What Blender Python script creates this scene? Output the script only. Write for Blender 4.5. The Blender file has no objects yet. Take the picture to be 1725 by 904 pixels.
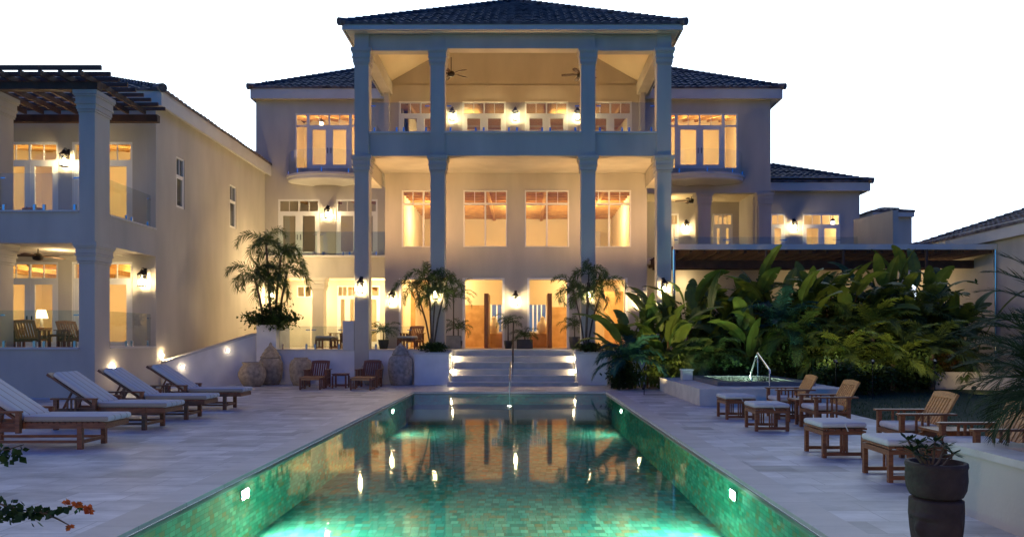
import bpy, bmesh, math, random
from mathutils import Vector, Matrix
R = math.radians
random.seed(7)
S = bpy.context.scene
COL = S.collection

# ------------------------------------------------------------------ camera
F, CX, HY, CAMZ = 1250.0, 882.0, 569.0, 1.6      # lens in photo pixels, vanishing point
cam = bpy.data.objects.new('camera', bpy.data.cameras.new('camera')); COL.objects.link(cam)
cam.location = (0, 0, CAMZ); cam.rotation_euler = (R(90), 0, 0)
cam.data.sensor_width = 36; cam.data.lens = F / 1725 * 36
cam.data.shift_x = (862.5 - CX) / 1725; cam.data.shift_y = (HY - 452) / 1725
cam.data.clip_start = 0.1; cam.data.clip_end = 2000
S.camera = cam
S.render.resolution_x, S.render.resolution_y = 1024, 536

# ------------------------------------------------------------------ sky: dusk blue, white afterglow behind the house
W = bpy.data.worlds.new('World'); S.world = W; W.use_nodes = True
nt = W.node_tree; nt.nodes.clear()
def N(t, **k):
    n = nt.nodes.new(t)
    for a, b in k.items(): setattr(n, a, b)
    return n
def L(a, b): nt.links.new(a, b)
SUN_EL, SUN_AZ = 4.0, 245.0
sky = N('ShaderNodeTexSky', sky_type='NISHITA', sun_disc=False)
sky.sun_elevation = R(SUN_EL); sky.sun_rotation = R(SUN_AZ)
tint = N('ShaderNodeMix', data_type='RGBA', blend_type='MULTIPLY'); tint.inputs[0].default_value = 1
tint.inputs[7].default_value = (0.07, 0.47, 2.3, 1)
L(sky.outputs[0], tint.inputs[6])
bg = N('ShaderNodeBackground'); bg.inputs[1].default_value = 0.15
L(tint.outputs[2], bg.inputs[0])
wb = N('ShaderNodeBackground'); wb.inputs[0].default_value = (.80, .94, 1.10, 1); wb.inputs[1].default_value = 2.2
tc = N('ShaderNodeTexCoord'); sx = N('ShaderNodeSeparateXYZ'); L(tc.outputs['Generated'], sx.inputs[0])
m1 = N('ShaderNodeMapRange', interpolation_type='SMOOTHSTEP'); L(sx.outputs['Y'], m1.inputs[0])
m1.inputs[1].default_value = .48; m1.inputs[2].default_value = .68
m2 = N('ShaderNodeMapRange', interpolation_type='SMOOTHSTEP'); L(sx.outputs['Z'], m2.inputs[0])
m2.inputs[1].default_value = .97; m2.inputs[2].default_value = .72
mm = N('ShaderNodeMath', operation='MULTIPLY'); L(m1.outputs[0], mm.inputs[0]); L(m2.outputs[0], mm.inputs[1])
mx = N('ShaderNodeMixShader'); L(mm.outputs[0], mx.inputs[0]); L(bg.outputs[0], mx.inputs[1]); L(wb.outputs[0], mx.inputs[2])
wo = N('ShaderNodeOutputWorld'); L(mx.outputs[0], wo.inputs[0])

sun = bpy.data.objects.new('sun', bpy.data.lights.new('sun', 'SUN')); COL.objects.link(sun)
sun.data.energy = 0.18; sun.data.angle = R(14); sun.data.color = (1.0, 0.62, 0.34)
sd = Vector((-0.96, -0.22, 0.20))                # from where the last glow comes: left, behind the camera
sun.rotation_euler = sd.to_track_quat('Z', 'Y').to_euler()

S.view_settings.view_transform = 'Standard'; S.view_settings.look = 'None'
S.view_settings.exposure = 0; S.view_settings.gamma = 1; S.view_settings.use_curve_mapping = False
cy = S.cycles
cy.use_denoising = True; cy.max_bounces = 8; cy.diffuse_bounces = 4; cy.glossy_bounces = 4
cy.transmission_bounces = 4; cy.transparent_max_bounces = 24
cy.sample_clamp_indirect = 4; cy.sample_clamp_direct = 0; cy.caustics_reflective = False; cy.caustics_refractive = False
cy.use_light_tree = True

# ------------------------------------------------------------------ materials
def mat(name, col, rough=.7, metal=0, noise=0, nscale=6, bump=0, bscale=40, spec=.4, stretch=1):
    m = bpy.data.materials.new(name); m.use_nodes = True
    n = m.node_tree.nodes; l = m.node_tree.links; b = n['Principled BSDF']
    b.inputs['Base Color'].default_value = (*col, 1); b.inputs['Roughness'].default_value = rough
    b.inputs['Metallic'].default_value = metal; b.inputs['Specular IOR Level'].default_value = spec
    t = n.new('ShaderNodeTexCoord')
    if noise:
        z = n.new('ShaderNodeTexNoise'); z.inputs['Scale'].default_value = nscale; z.inputs['Detail'].default_value = 6
        mp = n.new('ShaderNodeMapping'); mp.inputs['Scale'].default_value = (1, 1, stretch); l.new(t.outputs['Object'], mp.inputs[0]); l.new(mp.outputs[0], z.inputs['Vector'])
        r = n.new('ShaderNodeMapRange'); r.inputs[1].default_value = .3; r.inputs[2].default_value = .7
        r.inputs[3].default_value = 1 - noise; r.inputs[4].default_value = 1 + noise * .6; l.new(z.outputs[0], r.inputs[0])
        v = n.new('ShaderNodeMix'); v.data_type = 'RGBA'; v.blend_type = 'MULTIPLY'; v.inputs[0].default_value = 1
        v.inputs[6].default_value = (*col, 1); l.new(r.outputs[0], v.inputs[7]); l.new(v.outputs[2], b.inputs['Base Color'])
    if bump:
        z = n.new('ShaderNodeTexNoise'); z.inputs['Scale'].default_value = bscale; z.inputs['Detail'].default_value = 5
        l.new(t.outputs['Object'], z.inputs['Vector'])
        u = n.new('ShaderNodeBump'); u.inputs['Strength'].default_value = bump; u.inputs['Distance'].default_value = .01
        l.new(z.outputs[0], u.inputs['Height']); l.new(u.outputs[0], b.inputs['Normal'])
    return m
def emit(name, col, s):
    m = bpy.data.materials.new(name); m.use_nodes = True; n = m.node_tree.nodes; n.clear()
    e = n.new('ShaderNodeEmission'); e.inputs[0].default_value = (*col, 1); e.inputs[1].default_value = s
    o = n.new('ShaderNodeOutputMaterial'); m.node_tree.links.new(e.outputs[0], o.inputs[0]); return m
def clear(name, tintc, ior, rough=.0, bumps=None, thin=True):
    m = bpy.data.materials.new(name); m.use_nodes = True; n = m.node_tree.nodes; l = m.node_tree.links; n.clear()
    t = n.new('ShaderNodeBsdfTransparent'); t.inputs[0].default_value = (*tintc, 1)
    g = n.new('ShaderNodeBsdfGlossy'); g.inputs['Roughness'].default_value = rough
    f = n.new('ShaderNodeFresnel'); f.inputs[0].default_value = ior
    x = n.new('ShaderNodeMixShader'); o = n.new('ShaderNodeOutputMaterial')
    fo = f.outputs[0]
    if thin:                                     # thin sheet: the same Schlick reflectance from both sides
        f0 = ((ior - 1) / (ior + 1)) ** 2; ge = n.new('ShaderNodeNewGeometry'); d = n.new('ShaderNodeVectorMath'); d.operation = 'DOT_PRODUCT'
        l.new(ge.outputs['Normal'], d.inputs[0]); l.new(ge.outputs['Incoming'], d.inputs[1])
        def M(op, a, c):
            q = n.new('ShaderNodeMath'); q.operation = op
            for i, v in enumerate((a, c)):
                if v is None: continue
                if isinstance(v, (int, float)): q.inputs[i].default_value = v
                else: l.new(v, q.inputs[i])
            return q.outputs[0]
        fo = M('ADD', M('MULTIPLY', M('POWER', M('SUBTRACT', 1.0, M('ABSOLUTE', d.outputs['Value'], None)), 5.0), 1 - f0), f0)
    l.new(fo, x.inputs[0]); l.new(t.outputs[0], x.inputs[1]); l.new(g.outputs[0], x.inputs[2]); l.new(x.outputs[0], o.inputs[0])
    if bumps:
        c = n.new('ShaderNodeTexCoord'); z = n.new('ShaderNodeTexNoise'); z.inputs['Scale'].default_value = bumps[0]
        z.inputs['Detail'].default_value = 2; l.new(c.outputs['Object'], z.inputs['Vector'])
        u = n.new('ShaderNodeBump'); u.inputs['Strength'].default_value = bumps[1]; u.inputs['Distance'].default_value = .02
        l.new(z.outputs[0], u.inputs['Height']); l.new(u.outputs[0], g.inputs['Normal'])
    return m
def wood(name, a, b_, axis=(1, 12, 12), rough=.45, planks=0):
    m = bpy.data.materials.new(name); m.use_nodes = True; n = m.node_tree.nodes; l = m.node_tree.links; b = n['Principled BSDF']
    c = n.new('ShaderNodeTexCoord'); p = n.new('ShaderNodeMapping'); p.inputs['Scale'].default_value = axis
    l.new(c.outputs['Object'], p.inputs[0]); z = n.new('ShaderNodeTexNoise'); z.inputs['Scale'].default_value = 3; z.inputs['Detail'].default_value = 7
    l.new(p.outputs[0], z.inputs['Vector']); r = n.new('ShaderNodeValToRGB')
    r.color_ramp.elements[0].position = .35; r.color_ramp.elements[0].color = (*a, 1)
    r.color_ramp.elements[1].position = .68; r.color_ramp.elements[1].color = (*b_, 1)
    l.new(z.outputs[0], r.inputs[0]); l.new(r.outputs[0], b.inputs['Base Color']); b.inputs['Roughness'].default_value = rough
    return m
def tiles(name, cols, su, sv, plane, rough=.35, joint=.06, jcol=(.1, .1, .1), stain=0.0, bump=.0, running=True):
    """cells su x sv metres laid in a plane ('xy','yz','xz'), each with its own colour out of a ramp, with grout joints"""
    m = bpy.data.materials.new(name); m.use_nodes = True; n = m.node_tree.nodes; l = m.node_tree.links; b = n['Principled BSDF']
    def M(op, a, c=None):
        q = n.new('ShaderNodeMath'); q.operation = op
        for i, v in enumerate((a, c)):
            if v is None: continue
            if isinstance(v, (int, float)): q.inputs[i].default_value = v
            else: l.new(v, q.inputs[i])
        return q.outputs[0]
    c = n.new('ShaderNodeTexCoord'); s = n.new('ShaderNodeSeparateXYZ'); l.new(c.outputs['Object'], s.inputs[0])
    o = {'x': s.outputs[0], 'y': s.outputs[1], 'z': s.outputs[2]}
    u0 = M('DIVIDE', o[plane[0]], su); v = M('DIVIDE', o[plane[1]], sv); row = M('FLOOR', v)
    u = M('ADD', u0, M('MULTIPLY', M('FRACT', M('MULTIPLY', row, .5 if running else 0.0)), 1.0)) if running is True else \
        M('ADD', u0, M('FRACT', M('MULTIPLY', M('SINE', M('MULTIPLY', row, 12.99)), 43.7)))
    cu = M('FLOOR', u); fu = M('FRACT', u); fv = M('FRACT', v)
    k = n.new('ShaderNodeCombineXYZ'); l.new(cu, k.inputs[0]); l.new(row, k.inputs[1])
    w = n.new('ShaderNodeTexWhiteNoise'); w.noise_dimensions = '2D'; l.new(k.outputs[0], w.inputs['Vector'])
    r = n.new('ShaderNodeValToRGB'); r.color_ramp.interpolation = 'LINEAR'
    e = r.color_ramp.elements
    while len(e) < len(cols): e.new(.5)
    for i, cc in enumerate(cols): e[i].position = i / (len(cols) - 1); e[i].color = (*cc, 1)
    l.new(w.outputs['Value'], r.inputs[0]); colr = r.outputs[0]
    if stain:
        z = n.new('ShaderNodeTexNoise'); z.inputs['Scale'].default_value = 1.3; z.inputs['Detail'].default_value = 8; z.inputs['Roughness'].default_value = .65
        mp = n.new('ShaderNodeMapping'); mp.inputs['Scale'].default_value = (1, 2.2, 1)
        l.new(c.outputs['Object'], mp.inputs[0]); l.new(mp.outputs[0], z.inputs['Vector'])
        rr = n.new('ShaderNodeMapRange'); rr.inputs[1].default_value = .3; rr.inputs[2].default_value = .7; rr.inputs[3].default_value = 1 - stain; rr.inputs[4].default_value = 1 + stain * .5
        l.new(z.outputs[0], rr.inputs[0]); x = n.new('ShaderNodeMix'); x.data_type = 'RGBA'; x.blend_type = 'MULTIPLY'; x.inputs[0].default_value = 1
        l.new(colr, x.inputs[6]); l.new(rr.outputs[0], x.inputs[7]); colr = x.outputs[2]
    ju, jv = joint / su, joint / sv
    j = M('MAXIMUM', M('LESS_THAN', fu, ju), M('LESS_THAN', fv, jv))
    x = n.new('ShaderNodeMix'); x.data_type = 'RGBA'; l.new(j, x.inputs[0]); l.new(colr, x.inputs[6]); x.inputs[7].default_value = (*jcol, 1)
    l.new(x.outputs[2], b.inputs['Base Color']); b.inputs['Roughness'].default_value = rough; b.inputs['Specular IOR Level'].default_value = .35
    if bump:
        z = n.new('ShaderNodeTexNoise'); z.inputs['Scale'].default_value = 25; l.new(c.outputs['Object'], z.inputs['Vector'])
        q = n.new('ShaderNodeBump'); q.inputs['Strength'].default_value = bump; q.inputs['Distance'].default_value = .005
        l.new(M('SUBTRACT', z.outputs[0], j), q.inputs['Height']); l.new(q.outputs[0], b.inputs['Normal'])
    return m
def leaf(name, a, b_, sc=1.5, trans=.25, rough=.5):
    m = bpy.data.materials.new(name); m.use_nodes = True; n = m.node_tree.nodes; l = m.node_tree.links; b = n['Principled BSDF']
    c = n.new('ShaderNodeTexCoord'); z = n.new('ShaderNodeTexNoise'); z.inputs['Scale'].default_value = sc; z.inputs['Detail'].default_value = 4
    l.new(c.outputs['Object'], z.inputs['Vector']); r = n.new('ShaderNodeValToRGB')
    r.color_ramp.elements[0].position = .38; r.color_ramp.elements[0].color = (*a, 1); r.color_ramp.elements[1].position = .65; r.color_ramp.elements[1].color = (*b_, 1)
    l.new(z.outputs[0], r.inputs[0]); l.new(r.outputs[0], b.inputs['Base Color']); b.inputs['Roughness'].default_value = rough; b.inputs['Specular IOR Level'].default_value = .3
    t = n.new('ShaderNodeBsdfTranslucent'); l.new(r.outputs[0], t.inputs[0]); x = n.new('ShaderNodeMixShader'); x.inputs[0].default_value = trans
    l.new(b.outputs[0], x.inputs[1]); l.new(t.outputs[0], x.inputs[2]); l.new(x.outputs[0], n['Material Output'].inputs[0])
    return m
def stripes(name, base, str_, period, width, axis):
    m = mat(name, base, .85, bump=.3, bscale=90); n = m.node_tree.nodes; l = m.node_tree.links; b = n['Principled BSDF']
    c = n.new('ShaderNodeTexCoord'); s = n.new('ShaderNodeSeparateXYZ'); l.new(c.outputs['Object'], s.inputs[0])
    d = n.new('ShaderNodeMath'); d.operation = 'DIVIDE'; l.new(s.outputs[axis], d.inputs[0]); d.inputs[1].default_value = period
    f = n.new('ShaderNodeMath'); f.operation = 'FRACT'; l.new(d.outputs[0], f.inputs[0])
    k = n.new('ShaderNodeMath'); k.operation = 'LESS_THAN'; l.new(f.outputs[0], k.inputs[0]); k.inputs[1].default_value = width
    x = n.new('ShaderNodeMix'); x.data_type = 'RGBA'; l.new(k.outputs[0], x.inputs[0]); x.inputs[6].default_value = (*base, 1); x.inputs[7].default_value = (*str_, 1)
    l.new(x.outputs[2], b.inputs['Base Color']); return m

STUCCO = mat('stucco', (.50, .455, .385), .9, noise=.15, nscale=1.1, bump=.35, bscale=26, stretch=.3)
TRIM = mat('white_trim', (.58, .555, .51), .7, noise=.06, nscale=2)
STONEW = mat('planter_render', (.76, .74, .71), .8, noise=.1, nscale=2, bump=.2)
FRAME = mat('painted_frame', (.72, .70, .66), .45)
ROOFT = mat('clay_roof_tile', (.15, .12, .11), .75, noise=.75, nscale=3.2, bump=.5, bscale=14)
CREAM = mat('interior_plaster', (.76, .64, .42), .9, noise=.05, nscale=1)
WFLOOR = wood('interior_floor', (.30, .15, .06), (.42, .23, .10), (1, 8, 1), .35)
WCEIL = wood('wooden_ceiling', (.40, .22, .075), (.60, .36, .13), (1, 14, 1), .55)
WDARK = wood('pergola_wood', (.05, .028, .017), (.10, .052, .028), (1, 10, 1), .7)
TEAK = wood('teak', (.15, .055, .022), (.26, .10, .036), (2, 14, 14), .42)
PALEWOOD = wood('pale_timber', (.42, .24, .09), (.58, .36, .15), (1, 12, 1), .5)
TEAK_LIT = wood('lit_teak', (.42, .19, .06), (.58, .29, .10), (2, 14, 14), .45)  # teak made lighter: warm light on the chair backs put into the colour
DOORW = wood('door_wood', (.20, .085, .03), (.32, .15, .055), (8, 8, 1), .4)
CUSH = mat('cushion_fabric', (.58, .56, .52), .9, noise=.06, nscale=12, bump=.3, bscale=70)
CUSHS = stripes('striped_cushion', (.55, .54, .52), (.36, .31, .25), .17, .13, 1)
GLASS = clear('clear_glass', (.93, .95, .95), 1.45)
RAILG = clear('railing_glass', (.86, .90, .90), 1.5)
DARKM = mat('dark_bronze', (.025, .02, .018), .4, .6)
CHROME = mat('steel', (.6, .6, .62), .22, 1)
URN = mat('urn_stone', (.40, .32, .22), .95, noise=.4, nscale=9, bump=.9, bscale=30)
URNG = mat('urn_grey_stone', (.32, .29, .26), .95, noise=.4, nscale=9, bump=.9, bscale=30)
DARKSTONE = mat('carved_dark_stone', (.05, .035, .026), .8, noise=.35, nscale=8, bump=.8, bscale=25)
POTGREY = mat('grey_pot', (.22, .22, .22), .85, noise=.2, nscale=6, bump=.3)
POTDARK = mat('dark_pot', (.05, .048, .045), .6, noise=.2)
SOIL = mat('soil', (.035, .025, .018), 1, noise=.4, nscale=15, bump=.8)
DECK = tiles('travertine_paving', [(.33, .32, .295), (.57, .56, .53), (.46, .45, .42), (.66, .65, .62), (.52, .51, .48), (.61, .60, .575)], .61, .405, 'xy', .5, .008, (.28, .27, .25), .42, .35, running='rand')
STEPM = mat('travertine_step', (.54, .50, .44), .6, noise=.16, nscale=3, bump=.2)
COPING = tiles('travertine_coping', [(.46, .44, .40), (.52, .50, .46)], 4.0, .9, 'xy', .5, .006, (.2, .19, .18), .15, .2)
COPEDGE = mat('pool_edge_stone', (.13, .125, .13), .35, noise=.2)
GREENS = [(.03, .24, .17), (.07, .46, .32), (.05, .34, .24), (.16, .60, .42), (.05, .40, .30), (.25, .28, .14), (.09, .52, .40)]
PT_XY = tiles('pool_mosaic_floor', GREENS, .105, .15, 'xy', .85, .008, (.06, .22, .16), running='rand')
PT_YZ = tiles('pool_mosaic_side', GREENS, .105, .05, 'yz', .85, .005, (.06, .22, .16), running='rand')
PT_XZ = tiles('pool_mosaic_end', GREENS, .105, .05, 'xz', .85, .005, (.06, .22, .16), running='rand')
WATER = clear('pool_water', (.88, .98, .95), 1.33, .045, (1.4, .035), thin=False)
GRASS = mat('lawn', (.022, .045, .012), .95, noise=.35, nscale=14, bump=1, bscale=120)
EARTH = mat('far_ground', (.05, .06, .035), 1, noise=.3, nscale=.4)
BARK = mat('bark', (.11, .085, .06), .9, noise=.35, nscale=10, bump=.6)
LF_PALM = leaf('palm_leaf', (.04, .07, .02), (.085, .13, .035), 2)
LF_DARK = leaf('dark_leaf', (.026, .055, .014), (.065, .11, .025), 2)
LF_BAN = leaf('paddle_leaf', (.06, .10, .018), (.13, .18, .03), 1.2)
LF_TEAL = leaf('bluish_leaf', (.012, .055, .040), (.03, .105, .075), 2)
LF_RED = leaf('reddish_leaf', (.09, .03, .012), (.07, .075, .02), 3)
LF_NEAR = leaf('near_dark_leaf', (.014, .03, .008), (.028, .055, .014), 6, .2, .75)
PETAL = leaf('orange_bract', (.42, .09, .02), (.5, .16, .035), 8, .35)
WARM = (1.0, .73, .38)
BULB = emit('lamp_bulb', WARM, 520)
DOTLAMP = emit('step_lamp', (1, .76, .44), 800)
POOLLAMP = emit('underwater_lamp', (.60, 1.0, .78), 3600)
POOLFAR = emit('far_underwater_lamp', (.7, 1.0, .8), 700)
STAIRLAMP = emit('stair_lamp', (1, .78, .5), 420)
RAMPLAMP = emit('ramp_lamp', (1, .80, .55), 110)
SHADE = emit('lamp_shade_glow', (1.0, .72, .36), 6)
CURTAIN = mat('curtain', (.55, .50, .43), .9)
BLIND = mat('roller_blind', (.70, .58, .38), .9)

# ------------------------------------------------------------------ mesh builder
class MB:
    def __init__(s): s.v = []; s.f = []
    def add(s, vs, fs):
        o = len(s.v); s.v += [tuple(p) for p in vs]; s.f += [tuple(i + o for i in q) for q in fs]; return s
    def box(s, x0, x1, y0, y1, z0, z1):
        return s.add([(x0, y0, z0), (x1, y0, z0), (x1, y1, z0), (x0, y1, z0), (x0, y0, z1), (x1, y0, z1), (x1, y1, z1), (x0, y1, z1)],
                     [(3, 2, 1, 0), (4, 5, 6, 7), (0, 1, 5, 4), (1, 2, 6, 5), (2, 3, 7, 6), (3, 0, 4, 7)])
    def quad(s, a, b, c, d): return s.add([a, b, c, d], [(0, 1, 2, 3)])
    def bar(s, a, b, w, h, up=(0, 0, 1)):
        a, b = Vector(a), Vector(b); d = (b - a).normalized(); u = Vector(up)
        r = d.cross(u).normalized() if abs(d.dot(u)) < .999 else Vector((1, 0, 0)); u = r.cross(d).normalized()
        vs = []
        for p in (a, b):
            for (i, j) in ((-1, -1), (1, -1), (1, 1), (-1, 1)): vs.append(p + r * (i * w / 2) + u * (j * h / 2))
        return s.add(vs, [(0, 1, 2, 3), (7, 6, 5, 4), (0, 4, 5, 1), (1, 5, 6, 2), (2, 6, 7, 3), (3, 7, 4, 0)])
    def tube(s, pts, r, n=8, r1=None):
        pts = [Vector(p) for p in pts]; k = len(pts); vs = []; fs = []
        ref = Vector((0, 0, 1)) if abs((pts[-1] - pts[0]).normalized().z) < .9 else Vector((0, 1, 0))
        for i, p in enumerate(pts):
            d = (pts[min(i + 1, k - 1)] - pts[max(i - 1, 0)]).normalized()
            a = d.cross(ref).normalized(); b = a.cross(d)
            rr = r if r1 is None else r + (r1 - r) * i / (k - 1)
            for j in range(n):
                t = 2 * math.pi * j / n; vs.append(p + a * (rr * math.cos(t)) + b * (rr * math.sin(t)))
        for i in range(k - 1):
            for j in range(n):
                q = (j + 1) % n; fs.append((i * n + j, i * n + q, (i + 1) * n + q, (i + 1) * n + j))
        fs.append(tuple(range(n))[::-1]); fs.append(tuple((k - 1) * n + j for j in range(n)))
        return s.add(vs, fs)
    def lathe(s, prof, c=(0, 0, 0), n=28, fn=None):
        vs = []; fs = []
        for r, z in prof:
            for j in range(n):
                t = 2 * math.pi * j / n; q = r if fn is None else fn(r, z, t)
                vs.append((c[0] + q * math.cos(t), c[1] + q * math.sin(t), c[2] + z))
        for i in range(len(prof) - 1):
            for j in range(n):
                q = (j + 1) % n; fs.append((i * n + j, i * n + q, (i + 1) * n + q, (i + 1) * n + j))
        fs.append(tuple(range(n))[::-1]); fs.append(tuple((len(prof) - 1) * n + j for j in range(n)))
        return s.add(vs, fs)
    def build(s, name, m, parent=None, smooth=False, bevel=0, merge=False, loc=None, seg=2):
        me = bpy.data.meshes.new(name); v = s.v
        if loc: v = [(p[0] - loc[0], p[1] - loc[1], p[2] - loc[2]) for p in v]
        me.from_pydata(v, [], s.f); me.materials.append(m)
        if bevel or merge:
            b = bmesh.new(); b.from_mesh(me); bmesh.ops.remove_doubles(b, verts=b.verts, dist=1e-4)
            if bevel: bmesh.ops.bevel(b, geom=list(b.edges), offset=bevel, segments=seg, affect='EDGES', profile=.5)
            bmesh.ops.recalc_face_normals(b, faces=b.faces); b.to_mesh(me); b.free()
        if smooth:
            for p in me.polygons: p.use_smooth = True
        me.update()
        o = bpy.data.objects.new(name, me); COL.objects.link(o)
        if loc: o.location = loc
        if parent: o.parent = parent
        return o
def wall_sheet(mb, axis, at, th, u0, u1, v0, v1, holes=()):
    """wall slab with openings; axis 'y': u is X, front at Y=at; axis 'x': u is Y, front at X=at (th may be negative)"""
    us = sorted({u0, u1, *[min(max(h[i], u0), u1) for h in holes for i in (0, 1)]}); vs = sorted({v0, v1, *[min(max(h[i], v0), v1) for h in holes for i in (2, 3)]})
    def solid(i, j):
        if not (0 <= i < len(us) - 1 and 0 <= j < len(vs) - 1): return False
        a, b = (us[i] + us[i + 1]) / 2, (vs[j] + vs[j + 1]) / 2
        return not any(h[0] < a < h[1] and h[2] < b < h[3] for h in holes)
    P = (lambda u, w, v: (u, at + w, v)) if axis == 'y' else (lambda u, w, v: (at + w, u, v))
    for i in range(len(us) - 1):
        for j in range(len(vs) - 1):
            if not solid(i, j): continue
            a, b, c, d = us[i], us[i + 1], vs[j], vs[j + 1]
            mb.quad(P(a, 0, c), P(b, 0, c), P(b, 0, d), P(a, 0, d)); mb.quad(P(b, th, c), P(a, th, c), P(a, th, d), P(b, th, d))
            if not solid(i - 1, j): mb.quad(P(a, 0, c), P(a, 0, d), P(a, th, d), P(a, th, c))
            if not solid(i + 1, j): mb.quad(P(b, 0, d), P(b, 0, c), P(b, th, c), P(b, th, d))
            if not solid(i, j - 1): mb.quad(P(a, th, c), P(b, th, c), P(b, 0, c), P(a, 0, c))
            if not solid(i, j + 1): mb.quad(P(a, 0, d), P(b, 0, d), P(b, th, d), P(a, th, d))
    return mb
def X(px, Y): return (px - CX) * Y / F
def Z(py, Y): return CAMZ + (HY - py) * Y / F

def tag(o, label=None, cat=None, group=None, kind=None):
    if label: o['label'] = label
    if cat: o['category'] = cat
    if group: o['group'] = group
    if kind: o['kind'] = kind
    return o
def thing(name, label, cat, loc=(0, 0, 0), rz=0, group=None):
    o = bpy.data.objects.new(name, None); COL.objects.link(o); o.location = loc; o.rotation_euler = (0, 0, rz)
    o.empty_display_size = .2
    return tag(o, label, cat, group)
KIDS = {}
def copy_tree(o, parent=None):
    c = o.copy(); COL.objects.link(c)
    if parent: c.parent = parent
    for ch in [k for k in o.children]: copy_tree(ch, c)
    return c
def place(proto, used, loc, rz, label, group=None):
    """first placement moves the prototype itself, later ones copy it with its parts"""
    o = proto if not used else copy_tree(proto)
    used.append(1); o.location = loc; o.rotation_euler = (0, 0, rz); tag(o, label, group=group); return o
def put(mb, name, m, parent, **k):
    """build a mesh given in world coordinates as a part under parent (the root thing sits unrotated at its base)"""
    r = parent
    while r.parent: r = r.parent
    q = r.location
    mb.v = [(p[0] - q[0], p[1] - q[1], p[2] - q[2]) for p in mb.v]
    return mb.build(name, m, parent, **k)

# ------------------------------------------------------------------ setting: ground, deck, pool
PX0, PX1, PY0, PY1 = -3.27, 2.45, -4.0, 22.1           # pool opening
WZ = -0.05
def holed(x0, x1, y0, y1, hx0, hx1, hy0, hy1, z):
    m = MB(); xs = [x0, hx0, hx1, x1]; ys = [y0, hy0, hy1, y1]
    for i in range(3):
        for j in range(3):
            if i == 1 and j == 1: continue
            m.quad((xs[i], ys[j], z), (xs[i + 1], ys[j], z), (xs[i + 1], ys[j + 1], z), (xs[i], ys[j + 1], z))
    return m
g = holed(-900, 900, -300, 1500, PX0 - .5, PX1 + .5, PY0 - .5, PY1 + .5, -.03).build('ground', EARTH, merge=True); tag(g, kind='structure')
cw = .36
d = holed(-30, 6.9, -8, 27, PX0 - cw, PX1 + cw, PY0 - cw, PY1 + cw, 0.0).build('pool_deck', DECK, merge=True); tag(d, kind='structure')
k = MB()
for a in ((PX0 - cw, PX0, PY0 - cw, PY1 + cw), (PX1, PX1 + cw, PY0 - cw, PY1 + cw), (PX0, PX1, PY1, PY1 + cw), (PX0, PX1, PY0 - cw, PY0)):
    k.box(a[0], a[1], a[2], a[3], -.035, .006)
k = k.build('pool_coping', COPING); tag(k, kind='structure')
e = .022; ed = MB()
for a in ((PX0 - .001, PX0 + e, PY0, PY1), (PX1 - e, PX1 + .001, PY0, PY1), (PX0 + e, PX1 - e, PY1 - e, PY1 + .001)):
    ed.box(a[0], a[1], a[2], a[3], -.075, -.037)
tag(ed.build('pool_rim', COPEDGE), kind='structure')
PD = -0.80
tag(MB().quad((PX0, PY0, PD), (PX1, PY0, PD), (PX1, PY1, PD), (PX0, PY1, PD)).build('pool_floor', PT_XY), kind='structure')
sw = MB(); sw.quad((PX0, PY1, PD), (PX0, PY0, PD), (PX0, PY0, -.036), (PX0, PY1, -.036)); sw.quad((PX1, PY0, PD), (PX1, PY1, PD), (PX1, PY1, -.036), (PX1, PY0, -.036))
tag(sw.build('pool_side_wall', PT_YZ), kind='structure')
ew = MB(); ew.quad((PX0, PY1, PD), (PX1, PY1, PD), (PX1, PY1, -.036), (PX0, PY1, -.036)); ew.quad((PX1, PY0, PD), (PX0, PY0, PD), (PX0, PY0, -.036), (PX1, PY0, -.036))
tag(ew.build('pool_end_wall', PT_XZ), kind='structure')
st = MB().box(PX0 + .002, PX1 - .002, 20.6, PY1 - .002, PD, -.38)
tag(st.build('pool_shelf', COPEDGE), kind='structure')
tag(MB().quad((PX0 + .002, PY0 + .002, WZ), (PX1 - .002, PY0 + .002, WZ), (PX1 - .002, PY1 - .002, WZ), (PX0 + .002, PY1 - .002, WZ)).build('pool_water', WATER), kind='structure')
tag(MB().quad((6.9, 4, .012), (40, 4, .012), (40, 33, .012), (6.9, 33, .012)).build('lawn', GRASS), kind='structure')
gr = MB(); rr = random.Random(3)
for i in range(9000):
    x = 6.95 + rr.random() ** 1.5 * 12; y = 9.0 + rr.random() * 13; h = .04 + rr.random() * .05; a = rr.random() * 6.3; w = .006
    c, s_ = math.cos(a), math.sin(a); gr.add([(x - c * w, y - s_ * w, .01), (x + c * w, y + s_ * w, .01), (x + s_ * .03, y - c * .03, .01 + h)], [(0, 1, 2)])
tag(gr.build('grass', LF_DARK), 'short dark lawn grass beside the deck', 'grass', kind='stuff')
for (sx, y, lab) in ((-1, 8.65, 'glowing white underwater lamp in the near left pool wall'), (1, 8.6, 'glowing white underwater lamp in the near right pool wall'),
                     (-1, 18.4, 'small far underwater lamp in the left pool wall'), (1, 18.4, 'small far underwater lamp in the right pool wall')):
    wx = PX0 if sx < 0 else PX1; t = thing('pool_light', lab, 'pool light', (wx, y, -.22), group='underwater pool lights')
    iw = -sx
    put(MB().box(min(wx, wx + iw * .03), max(wx, wx + iw * .03), y - .11, y + .11, -.275, -.155), 'housing', FRAME, t)
    put(MB().quad(*[(wx + iw * .034, y + b_, c_) for b_, c_ in ((-.09, -.255), (.09, -.255), (.09, -.175), (-.09, -.175))]), 'lens', POOLLAMP if y < 10 else POOLFAR, t)

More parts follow.
